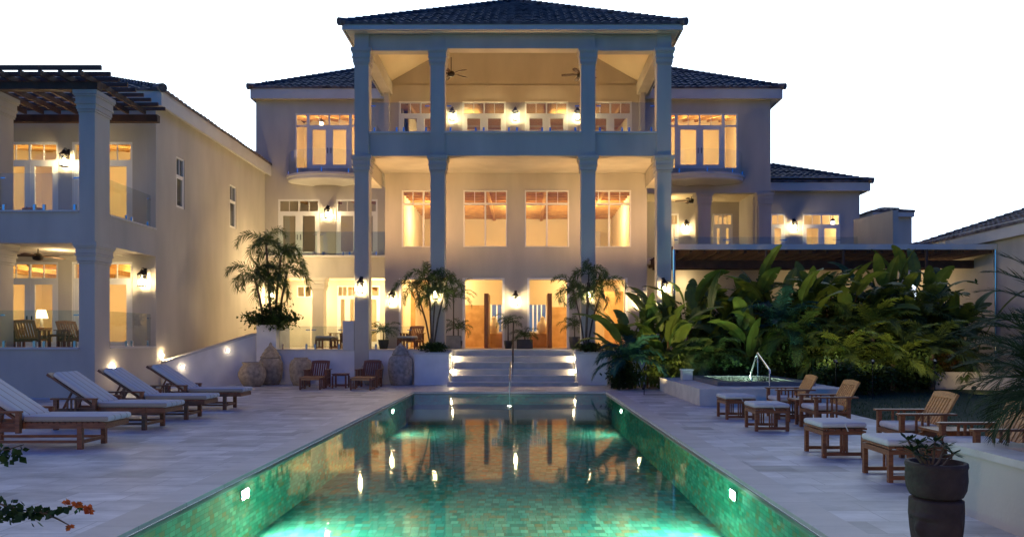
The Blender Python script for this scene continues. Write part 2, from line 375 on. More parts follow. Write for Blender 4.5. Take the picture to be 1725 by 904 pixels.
# ------------------------------------------------------------------ generic building pieces
def window(parent, axis, at, u0, u1, v0, v1, cols=2, vt=None, stile=.05, bottom=.05, fr=.06, deep=.07, split=2, m=FRAME, name='window', sgn=1, handle=False, glass=GLASS):
    """framed opening: posts, transom at vt, split toplights, leaves with stiles; pane is a sub-part"""
    f = MB(); gl = MB()
    def bx(mb, a, b, c, d, w0, w1):
        w0, w1 = at + sgn * w0, at + sgn * w1; lo, hi = min(w0, w1), max(w0, w1)
        if axis == 'y': mb.box(a, b, lo, hi, c, d)
        else: mb.box(lo, hi, a, b, c, d)
    bx(f, u0, u0 + fr, v0, v1, 0, deep); bx(f, u1 - fr, u1, v0, v1, 0, deep)
    bx(f, u0 + fr, u1 - fr, v1 - fr, v1, 0, deep); bx(f, u0 + fr, u1 - fr, v0, v0 + .03, 0, deep)
    cwid = (u1 - u0 - 2 * fr) / cols; edges = [u0 + fr + i * cwid for i in range(cols + 1)]
    top = v1 - fr
    for i in range(1, cols): bx(f, edges[i] - .03, edges[i] + .03, v0 + .03, top, .001, deep - .001)
    for i in range(cols):
        a = edges[i] + (.03 if i else 0); b = edges[i + 1] - (.03 if i < cols - 1 else 0); lt = top
        if vt:
            bx(f, a, b, vt - .035, vt + .035, .002, deep - .002)
            for q in range(1, split):
                x = a + (b - a) * q / split; bx(f, x - .012, x + .012, vt + .035, top, .01, deep - .01)
            bx(gl, a, b, vt + .035, top, deep * .5, deep * .5 + .006); lt = vt - .035
        lo = v0 + .03
        if stile > .0:
            bx(f, a, a + stile, lo, lt, .006, deep - .006); bx(f, b - stile, b, lo, lt, .006, deep - .006)
            bx(f, a + stile, b - stile, lt - stile, lt, .007, deep - .007); bx(f, a + stile, b - stile, lo, lo + bottom, .007, deep - .007)
            bx(gl, a + stile, b - stile, lo + bottom, lt - stile, deep * .5, deep * .5 + .006)
        else: bx(gl, a, b, lo, lt, deep * .5, deep * .5 + .006)
    o = put(f, name, m, parent); put(gl, 'pane', glass, o)
    if handle:
        h = MB(); zc = v0 + .42 * ((vt or v1) - v0)
        for i in range(1, cols):
            for s_ in (-1, 1): bx(h, edges[i] + s_ * .075 - .012, edges[i] + s_ * .075 + .012, zc - .12, zc + .12, -.03, 0.005)
        put(h, 'handle', DARKM, o)
    return o
def hip_roof(parent, x0, x1, y0, y1, z, pitch, name='roof', fascia=.35, over=.3, cap=True, per=.30, sides='fblr', tips=True):
    tp = math.tan(pitch); D = min(x1 - x0, y1 - y0) / 2; rows = max(2, int(D / .36)); r = MB()
    faces = {'f': ((x0, y0), (1, 0), (0, 1), x1 - x0), 'r': ((x1, y0), (0, 1), (-1, 0), y1 - y0), 'b': ((x1, y1), (-1, 0), (0, -1), x1 - x0), 'l': ((x0, y1), (0, -1), (1, 0), y1 - y0)}
    for key in sides:
        (ox, oy), (ux, uy), (sx_, sy_), ln = faces[key]; nper = int(ln / per) + 1; S_ = 5
        us = [i * per / S_ for i in range(nper * S_ + 1)]; hs = [.045 * abs(math.sin(math.pi * i / S_)) for i in range(len(us))]
        for j in range(rows):
            s0, s1 = D * j / rows, D * (j + 1) / rows; lift = .05; base = len(r.v)
            idx = []; vs = []
            for (s_, lf) in ((s0, lift), (s1, 0.0)):
                row = []
                for u, h in zip(us, hs):
                    uc = min(max(u, s_), ln - s_); row.append((ox + ux * uc + sx_ * s_, oy + uy * uc + sy_ * s_, z + s_ * tp + h + lf + .012 * math.sin(57.3 * int(u / per) + 91.7 * j)))
                vs += row
            n = len(us); fs = []
            for i in range(n - 1):
                if us[i + 1] < s0 or us[i] > ln - s0: continue
                fs.append((i, i + 1, n + i + 1, n + i))
            r.add(vs, fs)
            if lift:                                # butt ends of the tile row
                rs = vs[:n] + [(x_, y_, z + s0 * tp - .03) for (x_, y_, z_) in vs[:n]]
                r.add(rs, [(n + i, n + i + 1, i + 1, i) for i in range(n - 1) if not (us[i + 1] < s0 or us[i] > ln - s0)])
    # boarding under the tiles
    cs_ = [(x0, y0), (x1, y0), (x1, y1), (x0, y1)]
    if x1 - x0 > y1 - y0: ra, rb = (x0 + D, (y0 + y1) / 2), (x1 - D, (y0 + y1) / 2)
    else: ra, rb = ((x0 + x1) / 2, y0 + D), ((x0 + x1) / 2, y1 - D)
    E = lambda c_: (c_[0], c_[1], z - .02); T = lambda c_: (c_[0], c_[1], z + D * tp - .03)
    if x1 - x0 > y1 - y0: bf = [(E(cs_[0]), E(cs_[1]), T(rb), T(ra)), (E(cs_[1]), E(cs_[2]), T(rb)), (E(cs_[2]), E(cs_[3]), T(ra), T(rb)), (E(cs_[3]), E(cs_[0]), T(ra))]
    else: bf = [(E(cs_[0]), E(cs_[1]), T(ra)), (E(cs_[1]), E(cs_[2]), T(rb), T(ra)), (E(cs_[2]), E(cs_[3]), T(rb)), (E(cs_[3]), E(cs_[0]), T(ra), T(rb))]
    o = put(r, name, ROOFT, parent)
    bm_ = MB()
    for q_ in bf: bm_.add(list(q_), [tuple(range(len(q_)))])
    put(bm_, 'boarding', WDARK, o)
    if cap:
        c = MB(); h = D * tp
        ends = [((x0, y0), (1, 1)), ((x1, y0), (-1, 1)), ((x1, y1), (-1, -1)), ((x0, y1), (1, -1))]
        for (a, dr) in ends:
            k = int(D * 1.6 / .34)
            for i in range(k):
                t0, t1 = D * i / k, D * (i + 1.12) / k
                p = (a[0] + dr[0] * t0, a[1] + dr[1] * t0, z + t0 * tp + .05); q = (a[0] + dr[0] * t1, a[1] + dr[1] * t1, z + t1 * tp + .04)
                c.tube([p, q], .115, 8, .085)
            if tips: c.tube([(a[0] - dr[0] * .06, a[1] - dr[1] * .06, z + .04), (a[0] + dr[0] * .28, a[1] + dr[1] * .28, z + .16)], .14, 8, .12)
        if x1 - x0 > y1 - y0: ra, rb = (x0 + D, (y0 + y1) / 2), (x1 - D, (y0 + y1) / 2)
        else: ra, rb = ((x0 + x1) / 2, y0 + D), ((x0 + x1) / 2, y1 - D)
        dd = math.dist(ra, rb)
        if dd > .3:
            k = max(1, int(dd / .4))
            for i in range(k):
                f0, f1 = i / k, (i + 1.1) / k
                c.tube([(ra[0] + (rb[0] - ra[0]) * f0, ra[1] + (rb[1] - ra[1]) * f0, z + h + .06), (ra[0] + (rb[0] - ra[0]) * f1, ra[1] + (rb[1] - ra[1]) * f1, z + h + .05)], .115, 8, .09)
        put(c, 'ridge_cap', ROOFT, o)
    f = MB(); t = .06
    f.box(x0 + .03, x1 - .03, y0 + .03, y0 + .03 + t, z - fascia, z); f.box(x0 + .03, x1 - .03, y1 - .03 - t, y1 - .03, z - fascia, z)
    f.box(x0 + .03, x0 + .03 + t, y0 + .03 + t, y1 - .03 - t, z - fascia, z); f.box(x1 - .03 - t, x1 - .03, y0 + .03 + t, y1 - .03 - t, z - fascia, z)
    put(f, 'fascia', TRIM, o)
    return o
def column(parent, x0, x1, y0, y1, z0, z1, caps=(), base=False, capm=STUCCO):
    """square shaft with stepped capitals; caps are the z of each capital's top, 0.55 m tall"""
    o = put(MB().box(x0, x1, y0, y1, z0, z1), 'column', STUCCO, parent)
    for zt in caps:
        c = MB()
        for (a, b, w) in ((-.56, -.51, .03), (-.50, -.36, .045), (-.36, -.31, .075), (-.30, -.16, .06), (-.16, -.11, .09), (-.11, 0, .11)):
            c.box(x0 - w, x1 + w, y0 - w, y1 + w, zt + a, zt + b)
        put(c, 'capital', capm, o)
    return o
def room(parent, x0, x1, y0, y1, z0, z1, beams=0, ceil=WCEIL, slope=0.0, cross=0, wallm=CREAM, floorm=WFLOOR, name='room'):
    """a real room behind the windows: plaster walls, floor, wooden ceiling with beams"""
    t = .06; w = MB()
    w.box(x0 - t, x0, y0, y1 + t, z0, z1 + slope + t); w.box(x1, x1 + t, y0, y1 + t, z0, z1 + slope + t); w.box(x0, x1, y1, y1 + t, z0, z1 + slope + t)
    o = put(w, name, wallm, parent)
    put(MB().box(x0, x1, y0, y1, z0 - t, z0), 'room_floor', floorm, o)
    c = MB().add([(x0, y0, z1), (x1, y0, z1), (x1, y1, z1 + slope), (x0, y1, z1 + slope), (x0, y0, z1 + t), (x1, y0, z1 + t), (x1, y1, z1 + slope + t), (x0, y1, z1 + slope + t)],
                 [(3, 2, 1, 0), (4, 5, 6, 7), (0, 1, 5, 4), (1, 2, 6, 5), (2, 3, 7, 6), (3, 0, 4, 7)])
    c = put(c, 'room_ceiling', ceil, o)
    if beams:
        b = MB()
        for i in range(beams):
            x = x0 + (x1 - x0) * (i + .5) / beams; b.bar((x, y0 + .05, z1 - .09), (x, y1 - .02, z1 + slope - .09), .12, .17)
        put(b, 'ceiling_beam', WCEIL, o)
    if cross:
        b = MB()
        for i in range(cross):
            y = y0 + (y1 - y0) * (i + .5) / cross; b.box(x0, x1, y - .035, y + .035, z1 - .10, z1 - .002)
        put(b, 'ceiling_slat', WCEIL, o)
    return o
LAMPS = []
def lamp(x, y, z, watts, col=(1, .74, .38), r=.18):  # point lamp with no fitting, used in rooms and outdoors
    l = bpy.data.lights.new('unseen_lamp', 'POINT'); l.energy = watts * 3.6; l.color = col; l.shadow_soft_size = r
    o = bpy.data.objects.new('unseen_lamp', l); o.location = (x, y, z); COL.objects.link(o); o.visible_glossy = False; LAMPS.append(o)
def glass_panel(parent, pts, z0, z1, post=True, name='glass_railing', th=.012):
    """upright glass along a polyline of (x, y) with short steel clamps"""
    m = MB()
    for (a, b) in zip(pts[:-1], pts[1:]):
        m.bar((a[0], a[1], (z0 + z1) / 2), (b[0], b[1], (z0 + z1) / 2), th, z1 - z0)
    o = put(m, name, RAILG, parent)
    c = MB()
    if post:
        for (a, b) in zip(pts[:-1], pts[1:]):
            ln = math.dist(a, b); n = max(1, round(ln / 1.1))
            for i in range(n):
                for f_ in ([.5] if n == 1 and ln < .7 else [(i + .12) / n, (i + .88) / n]):
                    x, y = a[0] + (b[0] - a[0]) * f_, a[1] + (b[1] - a[1]) * f_
                    c.box(x - .03, x + .03, y - .03, y + .03, z0 - .05, z0 + .14); put(c, 'clamp', CHROME, o); c = MB()
            for q, dx in ((a, 1), (b, -1)):
                f_ = min(.16 / max(ln, .2), .4); e = (q[0] + (b[0] - a[0]) * f_ * dx, q[1] + (b[1] - a[1]) * f_ * dx)
                c.bar((q[0], q[1], z1 - .13), (e[0], e[1], z1 - .13), .035, .035); put(c, 'clamp', CHROME, o); c = MB()
    return o

# ------------------------------------------------------------------ the main villa
TZ = 1.2                                                     # terrace level
YC, YF, YL, YW, YB = 28.8, 26.0, 31.0, 33.0, 35.5           # central wall, column fronts, loggia back wall, wing walls, porch back wall
villa = thing('villa', 'large three storey cream villa with columned portico and hipped tile roofs behind the pool', 'villa', (-.37, 27.5, 0))
cxa, cxb = X(648.5, YC), X(1090, YC)                          # central block sides
# central wall with its openings
doors = [(X(672, YC), X(744, YC)), (X(779, YC), X(850, YC)), (X(888, YC), X(959, YC)), (X(991, YC), X(1057, YC))]
wins = [(X(677, YC), X(750, YC)), (X(780.5, YC), X(854.5, YC)), (X(884, YC), X(958.5, YC)), (X(989, YC), X(1063, YC))]
dz1, wz0, wz1 = Z(468, YC), Z(416, YC), Z(320.5, YC)
hol = [(a, b, TZ, dz1) for a, b in doors] + [(a, b, wz0, wz1) for a, b in wins]
put(wall_sheet(MB(), 'y', YC, .28, cxa, cxb, 0, 7.98, hol), 'wall', STUCCO, villa, merge=True)
sidew = MB(); wall_sheet(sidew, 'x', cxa, .25, YC + .28, YW + .2, 0, 8.6); put(sidew, 'wall', STUCCO, villa, merge=True)
sidew = MB(); wall_sheet(sidew, 'x', cxb - .25, .25, YC + .28, YW + .2, 0, 8.6); put(sidew, 'wall', STUCCO, villa, merge=True)
vt = Z(343.5, YC)
for a, b in wins: window(villa, 'y', YC - .03, a, b, wz0, wz1, 2, vt, stile=.0, fr=.05, deep=.12)
for i, (a, b) in enumerate(doors):                            # open doorways: painted jambs and a fixed cream toplight
    f = MB(); f.box(a, a + .09, YC - .02, YC + .3, TZ, dz1); f.box(b - .09, b, YC - .02, YC + .3, TZ, dz1); f.box(a + .09, b - .09, YC - .02, YC + .3, dz1 - .06, dz1)
    put(f, 'doorway_frame', FRAME, villa)
# columns
cols = [(597, 621), (725, 749), (979, 1003), (1107, 1131)]
colx = [(X(a, YF), X(b, YF)) for a, b in cols]
zb0, zb1 = Z(262, YF), Z(224, YF)                             # balcony band
zbeam0, zbeam1 = Z(81.5, YF), Z(57, YF)
for i, (a, b) in enumerate(colx):
    column(villa, a, b, YF, YF + .5, 0 if i in (0, 3) else TZ, zbeam1, caps=(zbeam0, zb0))
# balcony: slab, parapet band, cap, beams
ya = YF + .07
put(MB().box(colx[0][0] + .02, colx[3][1] - .02, ya + .3, YL + 2, zb0, 8.55), 'balcony_slab', STUCCO, villa)
for i in range(3):
    a, b = colx[i][1], colx[i + 1][0]; pr = 0 if i != 1 else -.04
    put(MB().box(a, b, ya + pr, ya + .28, zb0 - (.0 if i == 1 else -.0), zb1), 'parapet', STUCCO, villa)
    put(MB().box(a - (.02 if i == 1 else 0), b + (.02 if i == 1 else 0), ya - .05 + pr, ya + .33, zb1 + .002, zb1 + .06), 'parapet_cap', TRIM, villa)
    put(MB().box(a, b, ya + (0 if i != 1 else -.05), ya + .36, zbeam0 if i == 1 else zbeam0 - .06, zbeam1), 'beam', STUCCO, villa)
    glass_panel(villa, [(a + .05, ya + .12), (b - .05, ya + .12)], zb1 + .1, Z(173, YF + .2))
for (x0, x1, s) in ((colx[0][0] + .05, colx[0][1] - .05, -1), (colx[3][0] + .05, colx[3][1] - .05, 1)):   # side beams, parapets and piers of the loggia
    put(MB().box(x0, x1, YF + .5, YC, 7.40, zb0), 'beam', STUCCO, villa)
    put(MB().box(x0, x1, YF + .5, YL + .3, zb0 + .01, zb1), 'parapet', STUCCO, villa)
    put(MB().box(x0, x1, YF + .5, YL + .3, zbeam0, zbeam1), 'beam', STUCCO, villa)
    put(MB().box(x0 + .1, x1 - .1, YL - .3, YL + .3, zb1, zbeam0), 'pier', STUCCO, villa)
    glass_panel(villa, [((x0 + x1) / 2, YF + .55), ((x0 + x1) / 2, YL - .35)], zb1 + .08, zb1 + 1.05)
# loggia back wall under a vaulted ceiling
lx0, lx1 = X(652, YL), X(1083, YL); lz0 = 8.55
ldo = [(X(672, YL), X(745, YL)), (X(779, YL), X(852, YL)), (X(884, YL), X(957, YL)), (X(992, YL), X(1064.5, YL))]
ltop = Z(171, YL)
put(wall_sheet(MB(), 'y', YL, .25, lx0, lx1, lz0, 12.15, [(a, b, lz0, ltop) for a, b in ldo]), 'wall', STUCCO, villa, merge=True)
ap = -.38; ez = 12.13; hw = 5.55; tp30 = math.tan(R(30)); ye = YF + .1
def cz(x, y): return ez + min(hw - abs(x - ap), y - ye) * tp30
gm = MB(); yy = YL + .12
gm.add([(lx0, yy, 12.1), (lx1, yy, 12.1), (lx1, yy, cz(lx1, yy)), (ap + hw - (yy - ye), yy, cz(ap, yy)), (ap - hw + (yy - ye), yy, cz(ap, yy)), (lx0, yy, cz(lx0, yy))], [(0, 1, 2, 3, 4, 5)])
put(gm, 'gable_wall', STUCCO, villa)
yp = YL + .2; v = MB()
k1 = (ap - hw + (yp - ye), yp, cz(ap, yp)); k2 = (ap + hw - (yp - ye), yp, cz(ap, yp))
v.add([(ap - hw, ye, ez), (ap + hw, ye, ez), k2, k1], [(0, 1, 2, 3)]); v.add([(ap - hw, ye, ez), k1, (ap - hw, yp, ez)], [(0, 1, 2)]); v.add([(ap + hw, ye, ez), (ap + hw, yp, ez), k2], [(0, 1, 2)])
put(v, 'vaulted_ceiling', CREAM, villa)
for a, b in ldo: window(villa, 'y', YL - .03, a, b, lz0, ltop, 2, Z(193, YL), stile=.13, bottom=.22, fr=.07, deep=.12, name='french_door', handle=True)
hip_roof(villa, ap - 5.93, ap + 5.93, 25.62, 37.48, Z(40, 25.65), R(30), fascia=Z(40, 25.65) - zbeam1 + .0)
put(MB().box(ap - 5.8, ap + 5.8, 25.75, YF + .06, zbeam1 + .002, zbeam1 + .05), 'soffit', TRIM, villa)
for s in (-1, 1):
    xa, xb = sorted((ap + s * 5.8, ap + s * 5.56)); put(MB().box(xa, xb, YF + .06, 37, zbeam1 + .002, zbeam1 + .05), 'soffit', TRIM, villa)

# hidden uplights added behind columns and parapet to brighten soffit and vault
def fill_uplight(x, y, z, s_):
    h = put(MB().lathe([(.05, -.16), (.08, -.02), (.08, .0), (.065, -.012)], (x, y, z), 12), 'fill_uplight', DARKM, villa)
    put(MB().quad((x - .06, y - .045, z + .06), (x + .06, y - .045, z + .06), (x + .06, y + .05, z + .005), (x - .06, y + .05, z + .005)), 'lens', emit('fill_uplight_lamp', (1.0, .58, .23), s_), h)
for a, b in colx: fill_uplight((a + b) / 2, YF + .6, 5.3, 1750)
for x in (-4.6, -1.9, -.4, 1.2, 3.9): fill_uplight(x, YF + .75, 8.75, 700)
# wings
wx0, wx1 = -11.9, X(1298, YW); zt = 12.25; z3 = Z(283.5, YW)
gl3 = [(X(497, YW), X(612, YW), 4), (X(1131 - 16, YW), X(1243, YW), 4)]
l2 = [(X(468.5, YW), X(538.5, YW)), (X(566, YW), X(636, YW))]; l2t, l2b = Z(335.5, YW), Z(430, YW)
p0, p1 = X(447, YW), X(646, YW); pz = Z(468, YW)
holes_l = [(gl3[0][0], gl3[0][1], z3, Z(191, YW))] + [(a, b, l2b, l2t) for a, b in l2] + [(p0 + .1, cxa - .02, TZ, pz)]
put(wall_sheet(MB(), 'y', YW, .3, wx0, cxa, 0, zt, holes_l), 'wall', STUCCO, villa, merge=True)
rz0, rz1 = 5.1, Z(325, YW); rpx1 = X(1275, YW)
holes_r = [(gl3[1][0], gl3[1][1], z3, Z(191, YW)), (cxb + .15, rpx1, rz0, rz1)]
put(wall_sheet(MB(), 'y', YW, .3, cxb, wx1, 0, zt, holes_r), 'wall', STUCCO, villa, merge=True)
put(wall_sheet(MB(), 'x', wx1 - .3, .3, YW + .3, 42, 8.2, zt), 'wall', STUCCO, villa, merge=True)
put(wall_sheet(MB(), 'x', wx0, .3, YW + .3, 42, 0, zt), 'wall', STUCCO, villa, merge=True)
for (a, b, n) in gl3:                                         # sidelight, two leaves, sidelight
    q = (b - a); e0, e1 = a + q * .19, b - q * .19
    window(villa, 'y', YW + .02, a, e0, z3, Z(191, YW), 1, Z(212, YW), stile=.0, fr=.06, split=1, name='side_light')
    window(villa, 'y', YW + .02, e0 + .002, e1 - .002, z3, Z(191, YW), 2, Z(212, YW), stile=.13, bottom=.14, fr=.06, name='french_door', handle=True)
    window(villa, 'y', YW + .02, e1, b, z3, Z(191, YW), 1, Z(212, YW), stile=.0, fr=.06, split=1, name='side_light')
for a, b in l2: window(villa, 'y', YW + .02, a, b, l2b, l2t, 2, Z(357, YW), stile=.13, bottom=.14, fr=.08, name='french_door', handle=True)
hip_roof(villa, X(420, 32.65), X(1320, 32.65), 32.65, 43.5, Z(148, 32.65), R(29), fascia=.46)
so = MB(); so.box(X(420, 32.65) + .1, X(1320, 32.65) - .1, 32.75, YW, zt - .06, zt - .02)
so.box(X(420, 32.65) + .1, wx0, YW, 43, zt - .06, zt - .02); so.box(wx1, X(1320, 32.65) - .1, YW, 43, zt - .06, zt - .02); put(so, 'soffit', TRIM, villa)
def curved_balcony(cx, a, b):
    zt_, zb_ = Z(286, 31.6), Z(303, 32.0); n = 26; vs = []; fs = []
    rings = [(1.0, zt_), (1.0, zt_ - .10), (.97, zt_ - .12), (.965, zt_ - .24), (.90, zt_ - .30), (.60, zb_ - .02), (.35, zb_ - .08)]
    for (k, z) in rings:
        for i in range(n + 1):
            t = math.pi * i / n; vs.append((cx - a * k * math.cos(t), YW + .05 - b * k * math.sin(t), z))
    for r_ in range(len(rings) - 1):
        for i in range(n): fs.append((r_ * (n + 1) + i, r_ * (n + 1) + i + 1, (r_ + 1) * (n + 1) + i + 1, (r_ + 1) * (n + 1) + i))
    fs.append(tuple(range(n + 1))); m = MB().add(vs, fs); o = put(m, 'curved_balcony', TRIM, villa)
    pts = [(cx - a * .93 * math.cos(math.pi * i / 18), YW - .02 - b * .93 * math.sin(math.pi * i / 18)) for i in range(19)]
    gm_ = MB()
    for p, q in zip(pts[:-1], pts[1:]): gm_.quad((p[0], p[1], zt_ + .04), (q[0], q[1], zt_ + .04), (q[0], q[1], zt_ + 1.0), (p[0], p[1], zt_ + 1.0))
    gg = put(gm_, 'glass_railing', RAILG, o); c = MB()
    for i in (1, 5, 9, 13, 17): c.box(pts[i][0] - .03, pts[i][0] + .03, pts[i][1] - .03, pts[i][1] + .03, zt_, zt_ + .18); put(c, 'clamp', CHROME, gg); c = MB()
curved_balcony(X(553, YW), X(553, YW) - X(483, YW), 1.15); curved_balcony(X(1181, YW), X(1254, YW) - X(1181, YW), 1.15)
put(MB().box(X(447, YW), cxa - .002, YW - .22, YW, l2b - .10, l2b - .01), 'balcony_ledge', TRIM, villa)
glass_panel(villa, [(X(540, YW), YW - .12), (cxa - .1, YW - .12)], l2b, Z(391, YW)); glass_panel(villa, [(X(447, YW), YW - .12), (X(535, YW), YW - .12)], l2b, Z(391, YW))
# left ground-floor porch: back wall, window, door
pbx = [(X(500, YB), X(526, YB), Z(500, YB), Z(481, YB)), (X(568, YB), X(602, YB), TZ, Z(481, YB)), (X(612, YB), X(640, YB), TZ, Z(481, YB))]
put(wall_sheet(MB(), 'y', YB, .2, -11.6, cxa, TZ, pz + .3, pbx), 'wall', STUCCO, villa, merge=True)
window(villa, 'y', YB, *pbx[0], 2, None, stile=.0); window(villa, 'y', YB, *pbx[1], 2, Z(499, YB), stile=.10, bottom=.2, name='french_door'); window(villa, 'y', YB, *pbx[2], 1, Z(499, YB), stile=.10, bottom=.2, name='french_door')
put(MB().box(-11.6, cxa, YW + .3, YB, pz + .05, pz + .15), 'porch_ceiling', CREAM, villa)
column(villa, X(526, YW - .3), X(545, YW - .3), YW - .3, YW + .2, TZ, pz - .002, caps=(pz - .002,))
# right first-floor porch and the lower right range
exx1 = X(1448, YB); ez0, ez1 = rz0, 9.25
ed_ = [(X(1128, YB), X(1143, YB)), (X(1201, YB), X(1234, YB)), (X(1262, YB), X(1282, YB)), (X(1298, YB), X(1322.5, YB)), (X(1352, YB), X(1415, YB))]
ett = Z(360, YB)
put(wall_sheet(MB(), 'y', YB, .25, cxb, exx1, ez0, ez1, [(a, b, ez0, ett) for a, b in ed_]), 'wall', STUCCO, villa, merge=True)
for (a, b), n in zip(ed_, (1, 2, 1, 1, 2)): window(villa, 'y', YB - .02, a, b, ez0, ett, n, Z(379, YB), stile=.12, bottom=.2, fr=.07, name='french_door', split=2)
put(MB().box(X(1245, YB), X(1258, YB), YW + .3, YB, rz0, rz1 + .2), 'pier', STUCCO, villa)
put(wall_sheet(MB(), 'x', exx1 - .25, .25, YB + .25, 43, 0, ez1), 'wall', STUCCO, villa, merge=True)
put(MB().box(cxb, wx1 - .3, YW + .3, YB, rz1 + .06, rz1 + .16), 'porch_ceiling', CREAM, villa)
put(MB().box(cxb + .02, 17.1, YW - .5, YB + .1, 4.82, rz0), 'terrace_slab', TRIM, villa)
column(villa, X(1176, YW - .1), X(1197, YW - .1), YW - .1, YW + .4, rz0, rz1 + .02, caps=(rz1,))
column(villa, X(1278, YW - .1), X(1299, YW - .1), YW - .1, YW + .4, rz0, rz1 + .02, caps=(rz1,))
glass_panel(villa, [(X(1136, YW - .45), YW - .4), (X(1225, YW - .45), YW - .4), (X(1320, YW - .45), YW - .4), (X(1410, YW - .45), YW - .4), (X(1503, YW - .45), YW - .4)], rz0 + .06, Z(399, YW - .4))
hip_roof(villa, 9.5, X(1468, 35.1), 35.1, 44, Z(306, 35.1), R(24), fascia=.42, sides='fr')
put(MB().box(wx1, X(1468, 35.1) - .1, 35.2, YB, ez1 - .06, ez1 - .02), 'soffit', TRIM, villa)
put(MB().box(exx1, X(1468, 35.1) - .1, YB, 43.5, ez1 - .06, ez1 - .02), 'soffit', TRIM, villa)
put(wall_sheet(MB(), 'y', YB - 1.5, .25, cxb, 17.2, 0, 4.8), 'wall', STUCCO, villa, merge=True)

# rooms behind the openings (furnished only with what the glass shows)
room(villa, cxa + .3, cxb - .3, YC + .32, 38, 4.55, 7.75, beams=4, cross=16)
room(villa, lx0, lx1, YL + .3, 38.5, 8.5, 11.6, beams=7, slope=.8)
room(villa, wx0 + .35, -5.2, YW + .36, 39, z3 - .02, 11.8, beams=9, slope=1.3)
room(villa, 4.9, wx1 - .35, YW + .36, 39, z3 - .02, 11.8, beams=9, slope=1.3)
room(villa, wx0 + .35, cxa - .05, YW + .36, 38, l2b - .02, 8.3, beams=7, slope=.3, wallm=CURTAIN)
room(villa, cxb + .1, exx1 - .35, YB + .3, 40.5, ez0 - .02, 8.1, beams=14, slope=1.0)
room(villa, wx0 + .35, cxa - .05, YB + .25, 40, TZ, pz + .05, beams=6)
hall = room(villa, cxa + .3, cxb - .3, YC + .32, 38, TZ - .01, 4.3, ceil=CREAM)
cxm = X(868.5, YC)
for (x, y, z, w) in ((-3.9, 33, 6.9, 95), (-.3, 33.5, 7.0, 95), (3.3, 33, 6.9, 95), (-2.6, 34, 11.2, 70), (1.9, 34, 11.2, 70),
                     (-9.6, 35.5, 11.4, 75), (-7.2, 35.6, 11.4, 75), (7.0, 35.6, 11.4, 75), (9.3, 35.5, 11.4, 75),
                     (-9.5, 36.3, 7.4, 12), (-6.8, 35.4, 7.6, 14), (7.4, 37, 7.4, 40), (11.2, 37, 7.3, 60), (14, 37, 7.3, 75),
                     (-9.8, 34.3, 3.5, 62), (-7.0, 34.3, 3.5, 75), (-8, 38, 3.4, 70),
                     (-3.6, 32.5, 3.8, 90), (-2.4, 30.9, 4.0, 17), (1.4, 30.9, 4.0, 17), (2.9, 32.5, 3.8, 90), (-.4, 36, 3.8, 110), (7, 34.4, 7.6, 10), (-9.7, 30.9, 4.4, 85)):  # last one stands outdoors, added to warm the left side wall
    lamp(x, y, z, w)
# hall fittings seen through the doors: timber screens, open wooden door leaves, stair block, urns, far windows
put(MB().box(X(779, 33) , X(817, 33), 32.9, 33.0, TZ, Z(514, 33)), 'timber_screen', PALEWOOD, hall)
put(MB().box(X(930, 33), X(962, 33), 32.9, 33.0, TZ, Z(517, 33)), 'timber_screen', PALEWOOD, hall)
put(MB().box(X(672, 33.5), X(700, 33.5), 33.4, 33.5, TZ, 3.7), 'timber_screen', PALEWOOD, hall); put(MB().box(X(1018, 33.5), X(1050, 33.5), 33.4, 33.5, TZ, 3.7), 'timber_screen', PALEWOOD, hall)
for px in (821, 925): put(MB().box(X(px - 3.5, 30.5), X(px + 3.5, 30.5), 29.6, 31.2, TZ, Z(496, 30.5)), 'door_leaf', DOORW, hall)
fw = MB()
window(hall, 'y', 37.9, X(826, 37.9), X(848, 37.9), 1.9, Z(495, 37.9), 2, Z(512, 37.9), stile=.0, fr=.09, sgn=-1); window(hall, 'y', 37.9, X(888, 37.9), X(922, 37.9), 1.9, Z(495, 37.9), 4, Z(512, 37.9), stile=.0, fr=.09, sgn=-1)
EVE = emit('evening_through_window', (.30, .40, .62), .55)
put(MB().box(X(826, 37.9), X(848, 37.9), 37.93, 37.96, 1.9, Z(495, 37.9)), 'window_view', EVE, hall); put(MB().box(X(888, 37.9), X(922, 37.9), 37.93, 37.96, 1.9, Z(495, 37.9)), 'window_view', EVE, hall)
put(MB().box(X(822, 31.5), X(848, 31.5), 31.4, 32.0, TZ, Z(562, 31.5)), 'low_bench', PALEWOOD, hall); put(MB().box(X(892, 31.5), X(925, 31.5), 31.4, 32.0, TZ, Z(562, 31.5)), 'low_bench', PALEWOOD, hall)
PXA = lambda x: CX + x * F / YC
for a, b in doors[1:3]: put(MB().box(X(PXA(a), 33) - .35, X(PXA(b), 33) + .35, 32.96, 33.05, Z(513, 33), 4.25), 'upper_wall', CREAM, hall)
for (px, w) in ((832, 0), (914, 0)):
    zz = Z(562, 31.6); u = thing('hall_urn', 'pale carved urn on the %s hall bench behind the glass' % ('left' if px < 880 else 'right'), 'urn', (X(px, 31.6), 31.7, zz))
    MB().lathe([(.10, 0), (.2, .1), (.24, .3), (.2, .48), (.1, .56), (.12, .62)], n=20).build('body', CREAM, u, smooth=True); MB().lathe([(.11, .62), (.09, .7), (.02, .76)], n=16).build('lid', CREAM, u, smooth=True)
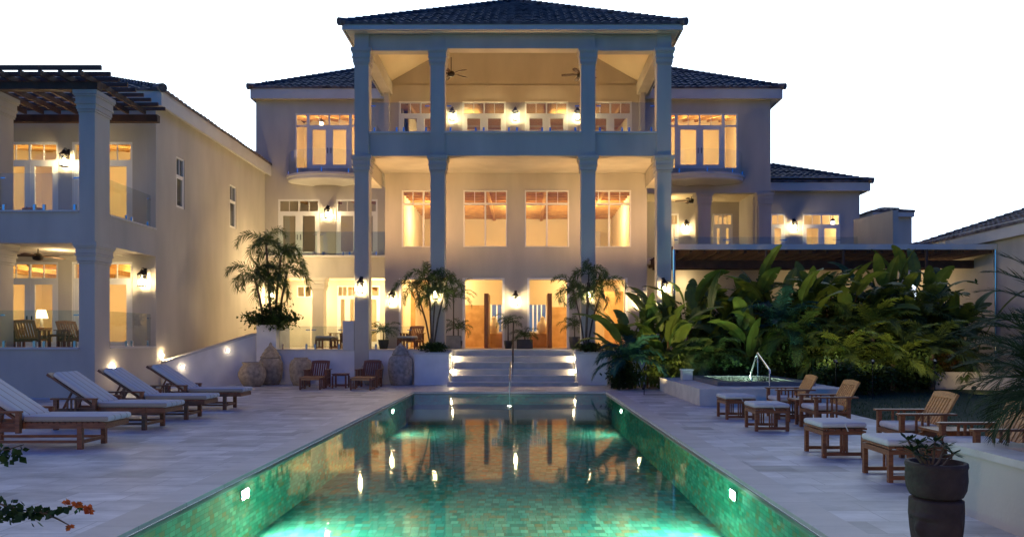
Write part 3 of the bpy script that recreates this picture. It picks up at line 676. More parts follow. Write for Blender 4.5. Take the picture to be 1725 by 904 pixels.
# furniture glimpsed upstairs
for (px0, px1, y, z0, z1) in ((684, 704, 33.5, 5.3, 5.7),):
    put(MB().box(X(px0, y), X(px1, y), y, y + .5, 4.55, z1), 'cabinet', DOORW, villa)
put(MB().box(X(1000, 37.5), X(1012, 37.5), 37.6, 37.95, 5, 7), 'curtain', CURTAIN, villa)
for (px0, px1, Y_, z0, z1) in ((503, 512, YW + .5, l2b, Z(358, YW)), (597, 612, YW + .6, l2b, Z(358, YW)), (480, 488, YW + .5, l2b, Z(358, YW))):
    c = MB(); n = 9
    for i in range(n):
        x0_, x1_ = X(px0 + (px1 - px0) * i / n, Y_), X(px0 + (px1 - px0) * (i + 1) / n, Y_); c.box(x0_, x1_ - .004, Y_ + (i % 2) * .05, Y_ + .04 + (i % 2) * .05, z0, z1)
    put(c, 'curtain', CURTAIN, villa)

# ------------------------------------------------------------------ terrace and steps (part of the villa's ground, built in render)
terr = thing('terrace', 'raised stone terrace with low rendered wall and wide front steps', 'terrace', (-.4, 26, 0))
tx0, tx1 = X(465, YF), 5.6
sx0, sx1 = X(757, 24.9), X(971, 24.9)
ts = MB(); ts.box(-11.4, sx0, YF + .35, YB, 0.0, TZ - .012); ts.box(sx0, sx1, 26.5, YB, 0, TZ - .012); ts.box(sx1, tx1, YF + .35, YB, 0, TZ - .012)
put(ts, 'terrace_floor', STEPM, terr)
put(MB().box(X(432, YF), colx[0][0] - .002, YF + .02, YF + .35, 0, TZ - .05), 'retaining_wall', STONEW, terr)
put(MB().box(colx[0][1] + .002, sx0 - .02, YF + .02, YF + .35, 0, TZ - .05), 'retaining_wall', STONEW, terr)
put(MB().box(sx1 + .02, colx[3][0] - .002, YF + .02, YF + .35, 0, TZ - .05), 'retaining_wall', STONEW, terr)
for (a, b) in ((X(465, YF), colx[0][0] - .004), (colx[0][1] + .004, sx0 - .03), (sx1 + .03, colx[3][0] - .004)): put(MB().box(a, b, YF - .02, YF + .40, TZ - .05, TZ + .0), 'coping', TRIM, terr)
put(MB().box(X(577, YF), colx[0][0] - .02, YF + .03, YF + .34, TZ + .002, Z(540, YF)), 'end_pier', TRIM, terr)
hts = [.14, .34, .55, .76, .97, 1.2]
for i, h in enumerate(hts):
    y = 24.7 + .33 * i
    put(MB().box(sx0 + (.05 if i else -.05), sx1 - (.05 if i else -.05), y + .02, y + .42 if i < 5 else 26.9, 0 if i == 0 else hts[i - 1] - .1, h - .04), 'riser', STEPM, terr)
    put(MB().box(sx0 + (.05 if i else -.05), sx1 - (.05 if i else -.05), y - .02, y + .36 if i < 5 else 26.9, h - .04, h), 'tread', TRIM, terr, bevel=.008)
for (a, b) in ((X(467, YF), X(520, YF)), (X(522, YF), X(575, YF)), (colx[0][1] + .05, X(692, YF))): glass_panel(terr, [(a, YF + .2), (b, YF + .2)], TZ + .05, Z(549, YF))
for (a, b, lab) in ((698, 756, 'left'), (970, 1023, 'right')):
    t = thing('planter_box', 'white square planter flanking the %s side of the steps' % lab, 'planter', (X((a + b) / 2, 25.3), 25.3, 0))
    x0, x1 = X(a, 25.3), X(b, 25.3); zt_ = Z(596, 25.3)
    put(MB().box(x0, x1, 25.3, 26.0, 0, zt_), 'box', STONEW, t); r_ = MB(); r_.box(x0 - .04, x1 + .04, 25.26, 25.36, zt_ + .001, zt_ + .06); r_.box(x0 - .04, x1 + .04, 25.94, 26.017, zt_ + .001, zt_ + .06); r_.box(x0 - .04, x0 + .06, 25.36, 25.94, zt_ + .001, zt_ + .06); r_.box(x1 - .06, x1 + .04, 25.36, 25.94, zt_ + .001, zt_ + .06)
    put(r_, 'rim', TRIM, t); put(MB().box(x0 + .06, x1 - .06, 25.36, 25.94, zt_ + .002, zt_ + .03), 'soil', SOIL, t)
t = thing('planter_box', 'tall white planter at the ramp corner holding the big palm', 'planter', (X(448, 26), 26, 0))
x0, x1 = X(432, 25.9), X(465, 25.9); put(MB().box(x0, x1, 25.9, 27.4, 0, Z(547, 25.9)), 'box', STONEW, t); put(MB().box(x0 + .08, x1 - .08, 25.98, 27.3, Z(547, 25.9) + .002, Z(547, 25.9) + .03), 'soil', SOIL, t)
# slanted ramp wall on the left
t = thing('ramp_wall', 'low white wall with sloping top rising beside the left building', 'wall', (X(278, 23.4), 23.4, 0))
a, b = (X(278, 23.4), 23.4), (X(432, 26.0), 26.0); th = .22
dx, dy = b[0] - a[0], b[1] - a[1]; ln = math.hypot(dx, dy); nx, ny = -dy / ln * th, dx / ln * th
za, zb = Z(611, 23.4), Z(564, 26)
def slab(za0, zb0, za1, zb1, o0, o1):
    vs = []
    for (o_) in (o0, o1):
        vs += [(a[0] + nx * o_, a[1] + ny * o_, za0), (b[0] + nx * o_, b[1] + ny * o_, zb0), (b[0] + nx * o_, b[1] + ny * o_, zb1), (a[0] + nx * o_, a[1] + ny * o_, za1)]
    return MB().add(vs, [(0, 1, 2, 3), (7, 6, 5, 4), (0, 4, 5, 1), (1, 5, 6, 2), (2, 6, 7, 3), (3, 7, 4, 0)])
put(slab(0, 0, za, zb, 0, 1), 'wall_body', STONEW, t); put(slab(za + .002, zb + .002, za + .07, zb + .07, -.15, 1.15), 'coping', TRIM, t)
RAMP = (a, b)
def step_light(p, nrm, lab, lm=DOTLAMP):
    t = thing('step_light', lab, 'step light', p, group='small round wall lights')
    t.rotation_euler = Vector(nrm).to_track_quat('Z', 'Y').to_euler()
    MB().lathe([(.055, 0), (.055, .02), (.045, .025)], n=14).build('ring', CHROME, t); MB().lathe([(.04, .026), (.035, .05), (.015, .06)], n=14).build('lens', lm, t, smooth=True)
step_light((-11.5, 20.75, Z(619, 20.75)), (1, 0, 0), 'small glowing wall light on the left building beside the corner column')
step_light((-11.5, 23.55, Z(598, 23.55)), (1, 0, 0), 'small glowing wall light below the side sill near the ramp')
for (px, py, f_) in ((302, 618, .17), (380, 590, .66)):
    q = (a[0] + dx * f_, a[1] + dy * f_); step_light((q[0] - nx * .01, q[1] - ny * .01, Z(py, q[1])), (-nx, -ny, 0), 'small round light low on the ramp wall' if f_ < .5 else 'small round light higher up on the ramp wall', RAMPLAMP)
for (y_, z_, w_) in ((25.3, .47, 'lower'), (25.85, .88, 'upper')):
    step_light((sx0 - .02, y_, z_), (1, 0, 0), '%s small warm light at the left end of the steps' % w_, STAIRLAMP)
    step_light((sx1 + .02, y_, z_), (-1, 0, 0), '%s small warm light at the right end of the steps' % w_, STAIRLAMP)

# ------------------------------------------------------------------ left building
lb = thing('guest_house', 'two storey cream building on the left with balconies and corner column', 'house', (-15, 24, 0))
WX, Y0, Y1, YQ, YE = -11.5, 19.9, 20.62, 23.2, YW
LF = -24.0
c0 = (X(133, Y0), WX)
z1s, z1t, z2s = 1.3, Z(409, Y0), Z(357, Y0)
ztop = Z(153, Y0)
sh = MB(); wall_sheet(sh, 'x', WX, -.3, YQ, YE, 0, 9.0, [(24.57, 25.17, 5.94, 7.63), (29.04, 29.7, 5.94, 7.63)]); put(sh, 'wall', STUCCO, lb, merge=True)
for (a_, b_) in ((24.57, 25.17), (29.04, 29.7)): window(lb, 'x', WX - .02, a_, b_, 5.94, 7.63, 1, 7.0, stile=.05, split=2, sgn=-1)
put(MB().box(LF, c0[0] - .002, Y0 + .02, Y0 + .28, 0, z1s), 'parapet', STUCCO, lb); put(MB().box(WX - .28, WX, Y1 + .002, YQ - .002, 0, z1s), 'parapet', STUCCO, lb)
put(MB().box(LF, c0[0], Y0 - .04, Y0 + .3, z1s + .001, z1s + .05), 'sill', TRIM, lb); put(MB().box(WX - .3, WX + .04, Y1, YQ, z1s + .001, z1s + .05), 'sill', TRIM, lb)
put(MB().box(LF, c0[0] - .002, Y0 + .02, Y0 + .28, z1t, z2s), 'parapet', STUCCO, lb); put(MB().box(WX - .28, WX, Y1 + .002, YQ - .002, z1t, z2s), 'parapet', STUCCO, lb)
put(MB().box(LF, c0[0], Y0 - .04, Y0 + .3, z2s + .001, z2s + .05), 'sill', TRIM, lb); put(MB().box(WX - .3, WX + .04, Y1, YQ, z2s + .001, z2s + .05), 'sill', TRIM, lb)
put(MB().box(LF, WX - .28, Y0 + .28, YQ, z1t + .02, z1t + .3), 'balcony_slab', STUCCO, lb)
put(MB().box(LF, WX - .28, Y0 + .28, YQ, 1.0, 1.25), 'balcony_slab', STUCCO, lb)
column(lb, c0[0], c0[1], Y0, Y1, 0, ztop, caps=(ztop, z1t + .02)); column(lb, c0[0] - 2.68, c0[0] - 2.25, Y0, Y1, 0, ztop, caps=(ztop, z1t + .02)); column(lb, c0[0] - 6.2, c0[0] - 5.77, Y0, Y1, 0, ztop, caps=(ztop, z1t + .02))
d1 = [(X(0, YQ), X(98, YQ)), (X(121, YQ), X(223, YQ))]; e1t = Z(441, YQ); e2t = Z(239, YQ)
put(wall_sheet(MB(), 'y', YQ, .3, LF, WX - .302, 0, 9.0, [(a_, b_, 1.25, e1t) for a_, b_ in d1] + [(a_, b_, z1t + .3, e2t) for a_, b_ in d1]), 'wall', STUCCO, lb, merge=True)
for a_, b_ in d1:
    window(lb, 'y', YQ + .02, a_, b_, 1.25, e1t, 2, Z(470, YQ), stile=.13, bottom=.2, fr=.07, name='french_door', handle=True)
    window(lb, 'y', YQ + .02, a_, b_, z1t + .3, e2t, 2, Z(271, YQ), stile=.13, bottom=.2, fr=.07, name='french_door', handle=True)
for (za_, zb_) in ((z1s + .08, Z(522, Y0)), (z2s + .08, Z(290, Y0))):
    glass_panel(lb, [(c0[0] - 2.22, Y0 + .12), (c0[0] - .05, Y0 + .12)], za_, zb_); glass_panel(lb, [(LF, Y0 + .12), (c0[0] - 2.72, Y0 + .12)], za_, zb_)
    glass_panel(lb, [(WX - .14, Y1 + .05), (WX - .14, YQ - .05)], za_, zb_)
room(lb, -18.5, WX - .36, YQ + .34, 28.5, 1.24, 4.05, beams=6); room(lb, -18.5, WX - .36, YQ + .34, 28.5, z1t + .29, 7.9, beams=9, slope=1.0)
for (x, y, z, w) in ((-13.2, 25.5, 3.4, 60), (-16, 25.5, 3.4, 60), (-13.0, 25.6, 7.3, 60), (-16, 25.6, 7.3, 50), (-13.6, 21.7, 3.9, 16), (-13.2, 21.8, 7.3, 7)): lamp(x, y, z, w)  # last one added on the upper balcony to light the pergola from below
hip_roof(lb, -26, X(274, 23.0), 22.95, 33.45, Z(152, 23), R(23), fascia=.48, sides='fr')
put(MB().box(WX, X(274, 23) - .1, 23.05, 33.3, 8.9, 8.94), 'soffit', TRIM, lb)
pg = thing('roof_pergola', 'dark wooden pergola over the left upper balcony', 'pergola', (-13, 21, 8.2))
put(MB().box(-23, X(163, 19.75), 19.78, 20.0, ztop + .001, ztop + .2), 'beam', WDARK, pg); put(MB().box(-23, -11.2, 22.68, 22.86, ztop - .02, ztop + .2), 'beam', WDARK, pg)
for i in range(17):
    x = WX - .06 - i * .52; put(MB().box(x - .035, x + .035, 19.3, 22.66, ztop + .202, ztop + .35), 'rafter', WDARK, pg)
for i in range(9):
    y = 19.33 + i * .43; put(MB().box(-23, -11.0, y - .03, y + .03, ztop + .352, ztop + (.45 if i else .47)), 'slat', WDARK, pg)

# far roofs and right-hand buildings
fr_ = thing('rear_house', 'small dark tiled roof peeping between villa and left building', 'house', (-15, 44, 0))
put(MB().box(-19, -13.6, 42, 48, 0, Z(262, 42)), 'wall', STUCCO, fr_); hip_roof(fr_, -19.5, -12.4, 41.5, 48.5, Z(256, 41.5), R(5), fascia=.3, cap=False)
rb = thing('garden_house', 'single storey cream building on the far right with long tiled roof', 'house', (20, 26, 0))
RX = 17.25
put(wall_sheet(MB(), 'x', RX, .3, 15, 32.6, 0, 5.75), 'wall', STUCCO, rb, merge=True); put(wall_sheet(MB(), 'y', 32.3, .3, RX + .3, 29, 0, 5.75), 'wall', STUCCO, rb, merge=True)
hip_roof(rb, X(1530, 32.8), 29.5, 14, 32.8, 5.55, R(20), fascia=.42, sides='lfb')
rp = thing('stair_wall', 'pale parapet wall standing on the right roof terrace', 'wall', (14.8, 31, 5))
put(MB().add([(14.68, 29.5, 4.8), (14.9, 29.5, 4.8), (14.9, 33, 4.8), (14.68, 33, 4.8), (14.68, 29.5, 6.67), (14.9, 29.5, 6.67), (14.9, 33, 6.85), (14.68, 33, 6.85)],
             [(3, 2, 1, 0), (4, 5, 6, 7), (0, 1, 5, 4), (1, 2, 6, 5), (2, 3, 7, 6), (3, 0, 4, 7)]), 'wall_body', STUCCO, rp); put(MB().box(14.69, 14.89, 29.55, 33, 0, 4.8), 'pier', STUCCO, rp)
tw = thing('stair_tower', 'small dark stair tower with low tiled roof behind the right terrace', 'tower', (17.5, 37, 0))
put(MB().box(X(1492, 36.5), X(1536, 36.5), 36.5, 40, 0, Z(358, 36.5)), 'wall', STUCCO, tw); hip_roof(tw, X(1470, 36.2), X(1542, 36.2), 36.2, 40.4, Z(356, 36.2), R(18), fascia=.25, cap=False)
gp = thing('garden_pergola', 'long flat pergola with pale front beam above the garden planting', 'pergola', (11, 28, 0))
YG = 27.0; gx0, gx1 = X(1135, YG), X(1680, YG); gz0, gz1 = Z(420, YG), Z(411, YG)
put(MB().box(gx0, gx1, YG, YG + .14, gz0, gz1), 'front_beam', TRIM, gp); put(MB().box(gx0, gx1, 31.3, 31.5, gz0 - .34, gz0 - .12), 'rear_beam', WDARK, gp); put(MB().box(gx0, gx1, 28.4, 28.55, gz0 - .55, gz0 - .25), 'rear_beam', WDARK, gp)
for i in range(24):
    x = gx0 + .15 + (gx1 - gx0 - .3) * i / 23; put(MB().box(x - .045, x + .045, YG + .14, YB - 1.55, gz0 - .118, gz1 - .03), 'rafter', WDARK, gp)
for px in (1135, 1290, 1420, 1560, 1676): put(MB().tube([(X(px, 27.1), 27.07, 0), (X(px, 27.1), 27.07, gz0)], .055, 10), 'post', CHROME if px in (1135, 1676) else WDARK, gp)
for i in range(13):
    y = YG + .4 + i * .42; put(MB().box(gx0 + .05, gx1 - .05, y - .03, y + .03, gz1 - .028, gz1 + .01), 'slat', WDARK, gp)
for (x, y) in ((15.5, 31.5), (12.5, 32.4), (7, 32.4)): lamp(x, y, 4.0, 34 if x > 14 else 12)
lw = thing('garden_wall', 'low curved tan wall lit beyond the lawn at right', 'wall', (14.5, 22.5, 0))
m_ = MB(); n = 14
for i in range(n):
    f0, f1 = i / n, (i + 1) / n
    def P(f_): return (12.7 + 4.4 * f_, 23.0 - 1.2 * f_ * f_ * 1.8)
    p, q = P(f0), P(f1); m_.add([(p[0], p[1], 0), (q[0], q[1], 0), (q[0], q[1] + .25, 0), (p[0], p[1] + .25, 0), (p[0], p[1], .55), (q[0], q[1], .55), (q[0], q[1] + .25, .55), (p[0], p[1] + .25, .55)], [(4, 5, 6, 7), (0, 1, 5, 4), (2, 3, 7, 6), (3, 0, 4, 7), (1, 2, 6, 5)])
put(m_, 'wall_body', STUCCO, lw, merge=True)

# unseen pavilion added behind the camera; lamps fill low parts, roof shades upper facade
pv = thing('added_pavilion', 'unseen open pavilion added behind the viewpoint for warm fill light', 'pavilion', (-3, -9.5, 0))
put(MB().box(-10, 4, -13, -6, 3.25, 3.5), 'roof', WDARK, pv)
for x in (-9.8, -3, 3.8):
    for y in (-12.8, -6.2): put(MB().box(x - .1, x + .1, y - .1, y + .1, 0, 3.25), 'post', WDARK, pv)
for x, w in ((-6.5, 420), (-.6, 220)): lamp(x, -8.6, 2.95, w, (1, .72, .45), .25)
# ------------------------------------------------------------------ wall lanterns
def make_lantern():
    t = thing('wall_lantern', 'lantern', 'lantern', group='lit wall lanterns')       # local: wall at y=0, lamp hangs at y=-.16
    b = MB(); b.box(-.05, .05, -.02, 0, -.02, .36); b.tube([(0, -.01, .30), (0, -.12, .36), (0, -.21, .34), (0, -.21, .27)], .014, 6); b.build('bracket', DARKM, t)
    c = MB(); cz_ = -.21
    for (i, j) in ((-1, -1), (1, -1), (1, 1), (-1, 1)): c.box(i * .085 - .009, i * .085 + .009, cz_ + j * .085 - .009, cz_ + j * .085 + .009, -.21, .13)
    c.box(-.10, .10, cz_ - .10, cz_ + .10, -.235, -.211); c.build('cage', DARKM, t)
    MB().lathe([(.15, .131), (.15, .15), (.06, .24), (.055, .27), (.02, .30)], (0, cz_, 0), 8).build('hood', DARKM, t)
    g_ = MB()
    for s in (-1, 1): g_.box(s * .085 - .002, s * .085 + .002, cz_ - .075, cz_ + .075, -.21, .13); g_.box(-.075, .075, cz_ + s * .085 - .002, cz_ + s * .085 + .002, -.21, .13)
    g_.build('lantern_glass', GLASS, t)
    MB().lathe([(.02, -.17), (.042, -.15), (.042, -.02), (.022, .02)], (0, cz_, 0), 12).build('bulb', BULB, t, smooth=True)
    return t
lan = make_lantern(); u_ = []
for (px, py, Y_, lab) in (
    (868.5, 502, YC, 'lit lantern on the wall between the two middle ground floor doors'),
    (660, 500, YC, 'lit lantern on the wall left of the left ground floor doorway'),
    (1077, 502, YC, 'lit lantern on the wall right of the right ground floor doorway'),
    (607, 480, YF, 'lit lantern on the front of the outer left column'),
    (733, 490, YF, 'lit lantern on the front of the inner left column behind the palm'),
    (992, 490, YF, 'lit lantern on the front of the inner right column behind the palm'),
    (1119, 482, YF, 'lit lantern low on the outer right column behind tall leaves'),
    (457, 492, YW, 'lit lantern half hidden behind the clump palm by the left building'),
    (761.5, 193, YL, 'left lit lantern on the top floor loggia wall'),
    (868, 193, YL, 'lit lantern between the middle pair of doors on the top floor loggia'),
    (973, 193, YL, 'right lit lantern on the top floor loggia wall'),
    (551, 357, YW, 'lit lantern between the first floor doors of the left wing'),
    (1157, 380, YB, 'lit lantern at the back of the right first floor porch'),
    (1339, 378, YB, 'lit lantern on the low right range between its glazed doors'),
    (239, 468, YQ, 'lit lantern in the lower balcony of the left building'),
    (108, 268, YQ, 'lit lantern on the upper balcony of the left building')):
    o = place(lan, u_, (X(px, Y_ - .21), Y_, Z(py + 3, Y_)), 0, lab, 'lit wall lanterns')
# ------------------------------------------------------------------ ceiling fans
def make_fan():
    t = thing('ceiling_fan', 'fan', 'ceiling fan', group='ceiling fans')             # local: motor at z=0
    MB().tube([(0, 0, .08), (0, 0, .62)], .018, 8).build('rod', DARKM, t)
    MB().lathe([(.05, -.12), (.13, -.09), (.15, 0), (.11, .07), (.03, .10)], n=18).build('motor', DARKM, t, smooth=True)
    for i in range(5):
        a = i * 2 * math.pi / 5 + .35; b = MB(); c, s = math.cos(a), math.sin(a); vs = []
        for (r_, w, z) in ((.14, .03, 0), (.30, .065, .01), (.62, .085, .0), (.74, .05, -.005)):
            for q, dz in ((-1, -.015), (1, .015)): vs.append((c * r_ - s * w * q, s * r_ + c * w * q, z + dz))
        n = len(vs); vs += [(p[0], p[1], p[2] + .012) for p in vs]
        fs = []
        for k_ in range(3):
            j = 2 * k_; fs += [(j, j + 2, j + 3, j + 1), (n + j, n + j + 1, n + j + 3, n + j + 2), (j, n + j, n + j + 2, j + 2), (j + 1, j + 3, n + j + 3, n + j + 1)]
        fs += [(0, 1, n + 1, n), (6, n + 6, n + 7, 7)]
        b.add(vs, fs).build('blade', WDARK, t)
    return t
fan = make_fan(); u_ = []
for (px, py, Y_, lab) in ((760, 124, 28.6, 'dark ceiling fan on the left of the top floor loggia'), (978, 126, 28.8, 'dark ceiling fan half behind the right loggia column'),
                          (64, 432, 21.4, 'dark ceiling fan over the lower balcony of the left building'), (1165, 338, 34.2, 'dark ceiling fan in the right first floor porch')):
    place(fan, u_, (X(px, Y_), Y_, Z(py, Y_)), random.random(), lab, 'ceiling fans')
for (px, Y_) in ((760, 28.6), (978, 28.8)):      # loggia fans hang on longer rods from the vault
    pass

# ------------------------------------------------------------------ teak furniture; every chair faces local -X, origin on the floor under its front
def cushion(x0, x1, y0, y1, z0, z1, name, m, par, bev=.035):
    return MB().box(x0, x1, y0, y1, z0, z1).build(name, m, par, smooth=True, bevel=bev, seg=3)
def make_armchair(cush=True, backm=TEAK_LIT):
    t = thing('armchair', 'chair', 'armchair'); w = .33
    for s in (-1, 1):
        y = s * w
        for x in (0, .56): MB().box(x, x + .055, y - .03, y + .03, 0, .565).build('leg', TEAK, t)
        a = MB().box(-.035, .74, y - .05, y + .05, .566, .592).build('armrest', TEAK, t, bevel=.006)
        sl = MB()
        for q in (.22, .30, .38): sl.box(q - .014, q + .014, y - .01, y + .01, .10, .565)
        sl.box(.055, .56, y - .016, y + .016, .05, .10); sl.box(.055, .56, y - .016, y + .016, .30, .34); sl.build('side_slat', TEAK, t)
    f = MB(); f.box(.0, .03, -w + .03, w - .03, .28, .345); f.box(.56, .59, -w + .03, w - .03, .24, .30)
    for i in range(7): f.bar((.05 + i * .08, -w + .035, .335 - i * .008), (.05 + i * .08, w - .035, .335 - i * .008), .06, .016)
    f.build('seat', TEAK, t)
    bk = MB(); p0, p1 = Vector((.50, 0, .30)), Vector((.80, 0, .84)); d = p1 - p0
    for s in (-1, 1): bk.bar(p0 + Vector((0, s * .27, 0)), p1 + Vector((0, s * .27, 0)), .045, .03, (1, 0, .5))
    for i in range(7): bk.bar(p0 + d * .12 + Vector((0, -.216 + i * .072, 0)), p0 + d * .90 + Vector((0, -.216 + i * .072, 0)), .048, .016, (1, 0, .5))
    # arched top rail
    n = 8; vs = []; nrm = Vector((.54, 0, -.30)).normalized()
    for i in range(n + 1):
        y = -.29 + .58 * i / n; arch = .035 * math.sin(math.pi * i / n)
        lo = p0 + d * .88 + Vector((0, y, 0)); hi = p0 + d * (1.0 + arch) + Vector((0, y, 0))
        for q in (lo - nrm * .018, hi - nrm * .018, hi + nrm * .018, lo + nrm * .018): vs.append(q)
    fs = []
    for i in range(n):
        for j in range(4): fs.append((i * 4 + j, i * 4 + (j + 1) % 4, i * 4 + 4 + (j + 1) % 4, i * 4 + 4 + j))
    fs += [(3, 2, 1, 0), (n * 4, n * 4 + 1, n * 4 + 2, n * 4 + 3)]
    bk.add(vs, fs); bk.bar(p0 + d * .1 + Vector((0, -.27, 0)), p0 + d * .1 + Vector((0, .27, 0)), .03, .05)
    bk.build('backrest', backm, t)
    if cush: cushion(.0, .54, -w + .04, w - .04, .345, .435, 'cushion', CUSH, t)
    return t
def make_ottoman(cush=True):
    t = thing('ottoman', 'ottoman', 'ottoman'); w = .30
    for s in (-1, 1):
        y = s * w
        for x in (0, .53): MB().box(x, x + .05, y - .025, y + .025, 0, .36).build('leg', TEAK, t)
        r = MB(); r.box(.05, .53, y - .02, y + .02, .03, .075); r.box(.05, .53, y - .02, y + .02, .31, .36)
        for q in (.25, .29, .33): r.box(q - .012, q + .012, y - .01, y + .01, .075, .31)
        r.build('side_rail', TEAK, t)
    f = MB()
    for i in range(7): f.bar((.03 + i * .087, -w - .03, .375 + .012 * ((i - 3) / 3) ** 2), (.03 + i * .087, w + .03, .375 + .012 * ((i - 3) / 3) ** 2), .07, .024)
    f.box(.0, .04, -w + .026, w - .026, .30, .36); f.box(.54, .58, -w + .026, w - .026, .30, .36); f.build('seat', TEAK if cush else TEAK_LIT, t)
    if cush:
        c = cushion(-.02, .60, -w - .02, w + .02, .398, .475, 'cushion', CUSH, t)
        MB().tube([(.30, -w - .03, .46), (.305, -w - .045, .41), (.33, -w - .04, .36)], .008, 6).build('tie', CUSH, c)
    return t
def make_table(s=.24, h=.46):
    t = thing('side_table', 'table', 'side table')
    tp = MB()
    for i in range(6): tp.box(-s + i * (2 * s / 6) + .003, -s + (i + 1) * (2 * s / 6) - .003, -s, s, h - .03, h)
    tp.box(-s + .02, s - .02, -s + .05, -s + .08, h - .07, h - .031); tp.box(-s + .02, s - .02, s - .08, s - .05, h - .07, h - .031)
    tp.build('tabletop', TEAK, t)
    for (i, j) in ((-1, -1), (1, -1), (1, 1), (-1, 1)): MB().box(i * (s - .03) - .025, i * (s - .03) + .025, j * (s - .03) - .025, j * (s - .03) + .025, 0, h - .071).build('leg', TEAK, t)
    r = MB()
    for j in (-1, 1): MB().box(-s + .055, s - .055, j * (s - .03) - .015, j * (s - .03) + .015, .06, .10).build('stretcher', TEAK, t)
    return t
AC, OT, TB = make_armchair(), make_ottoman(), make_table(); ua, uo, ut = [], [], []
names = ('farthest from the camera near the hot tub', 'second from the hot tub', 'third from the hot tub', 'nearest the camera beside the fan palm')
for i, (ox, y, cxr) in enumerate(((3.97, 14.9, 5.0), (3.98, 13.05, 5.0), (3.99, 10.22, 5.04), (4.04, 8.53, 5.0))):
    place(OT, uo, (ox, y, 0), (.02, -.015, .01, .0)[i], 'cushioned teak ottoman in the right row, ' + names[i], 'ottomans')
    place(AC, ua, (cxr, y + .04, 0), (-.02, .015, -.02, .01)[i], 'reclining teak armchair in the right row, ' + names[i], 'teak armchairs')
place(TB, ut, (5.28, 13.98, 0), 0, 'small teak table between the two far right armchairs', 'teak side tables')
place(TB, ut, (5.34, 9.36, 0), 0, 'small teak table between the two near right armchairs', 'teak side tables')
AW, OW = make_armchair(False, TEAK), make_ottoman(False); uw, uow = [], []
for (px, Y_, rz, lab) in ((531, 23.75, 92, 'left'), (617, 23.9, 86, 'right')):
    place(AW, uw, (X(px, Y_), Y_, 0), R(rz), 'bare teak armchair in front of the terrace wall, %s of the small table' % lab, 'bare teak armchairs')
for (px, Y_, rz, lab) in ((522, 22.9, 92, 'left'), (607, 22.75, 88, 'right')):
    place(OW, uow, (X(px, Y_), Y_, 0), R(rz), 'bare teak footstool in front of the %s armchair by the terrace wall' % lab, 'bare footstools')
place(TB, ut, (X(574, 23.9), 23.9, 0), 0, 'small teak table between two armchairs by the terrace wall', 'teak side tables')
place(AW, uw, (X(563, 27.6), 27.9, TZ), R(60), 'teak armchair on the terrace behind the glass railing at left', 'bare teak armchairs')
place(OT, uo, (X(545, 26.9), 26.9, TZ), R(80), 'cushioned ottoman on the terrace left of the outer column', 'ottomans')
place(AW, uw, (X(688, 27.6), 27.7, TZ), R(75), 'teak armchair on the terrace right of the outer column', 'bare teak armchairs')
place(OT, uo, (X(684, 26.75), 26.75, TZ), R(88), 'cushioned ottoman on the terrace right of the outer column', 'ottomans')
place(AC, ua, (X(62, 21.5), 21.5, 1.25), R(-80), 'dark teak armchair on the lower left balcony turned from view', 'teak armchairs')
place(AW, uw, (X(136, 21.7), 21.7, 1.25), R(150), 'armchair behind the corner column on the lower left balcony', 'bare teak armchairs')
place(TB, ut, (X(104, 21.4), 21.4, 1.25), 0, 'teak table beside the armchair on the lower left balcony', 'teak side tables')
place(AC, ua, (X(70, 21.6), 21.9, z1t + .3), R(-85), 'teak armchair on the upper left balcony under the lantern', 'teak armchairs')
place(AW, uw, (X(122, 21.6), 21.6, z1t + .3), R(170), 'teak armchair beside the column on the upper left balcony', 'bare teak armchairs')

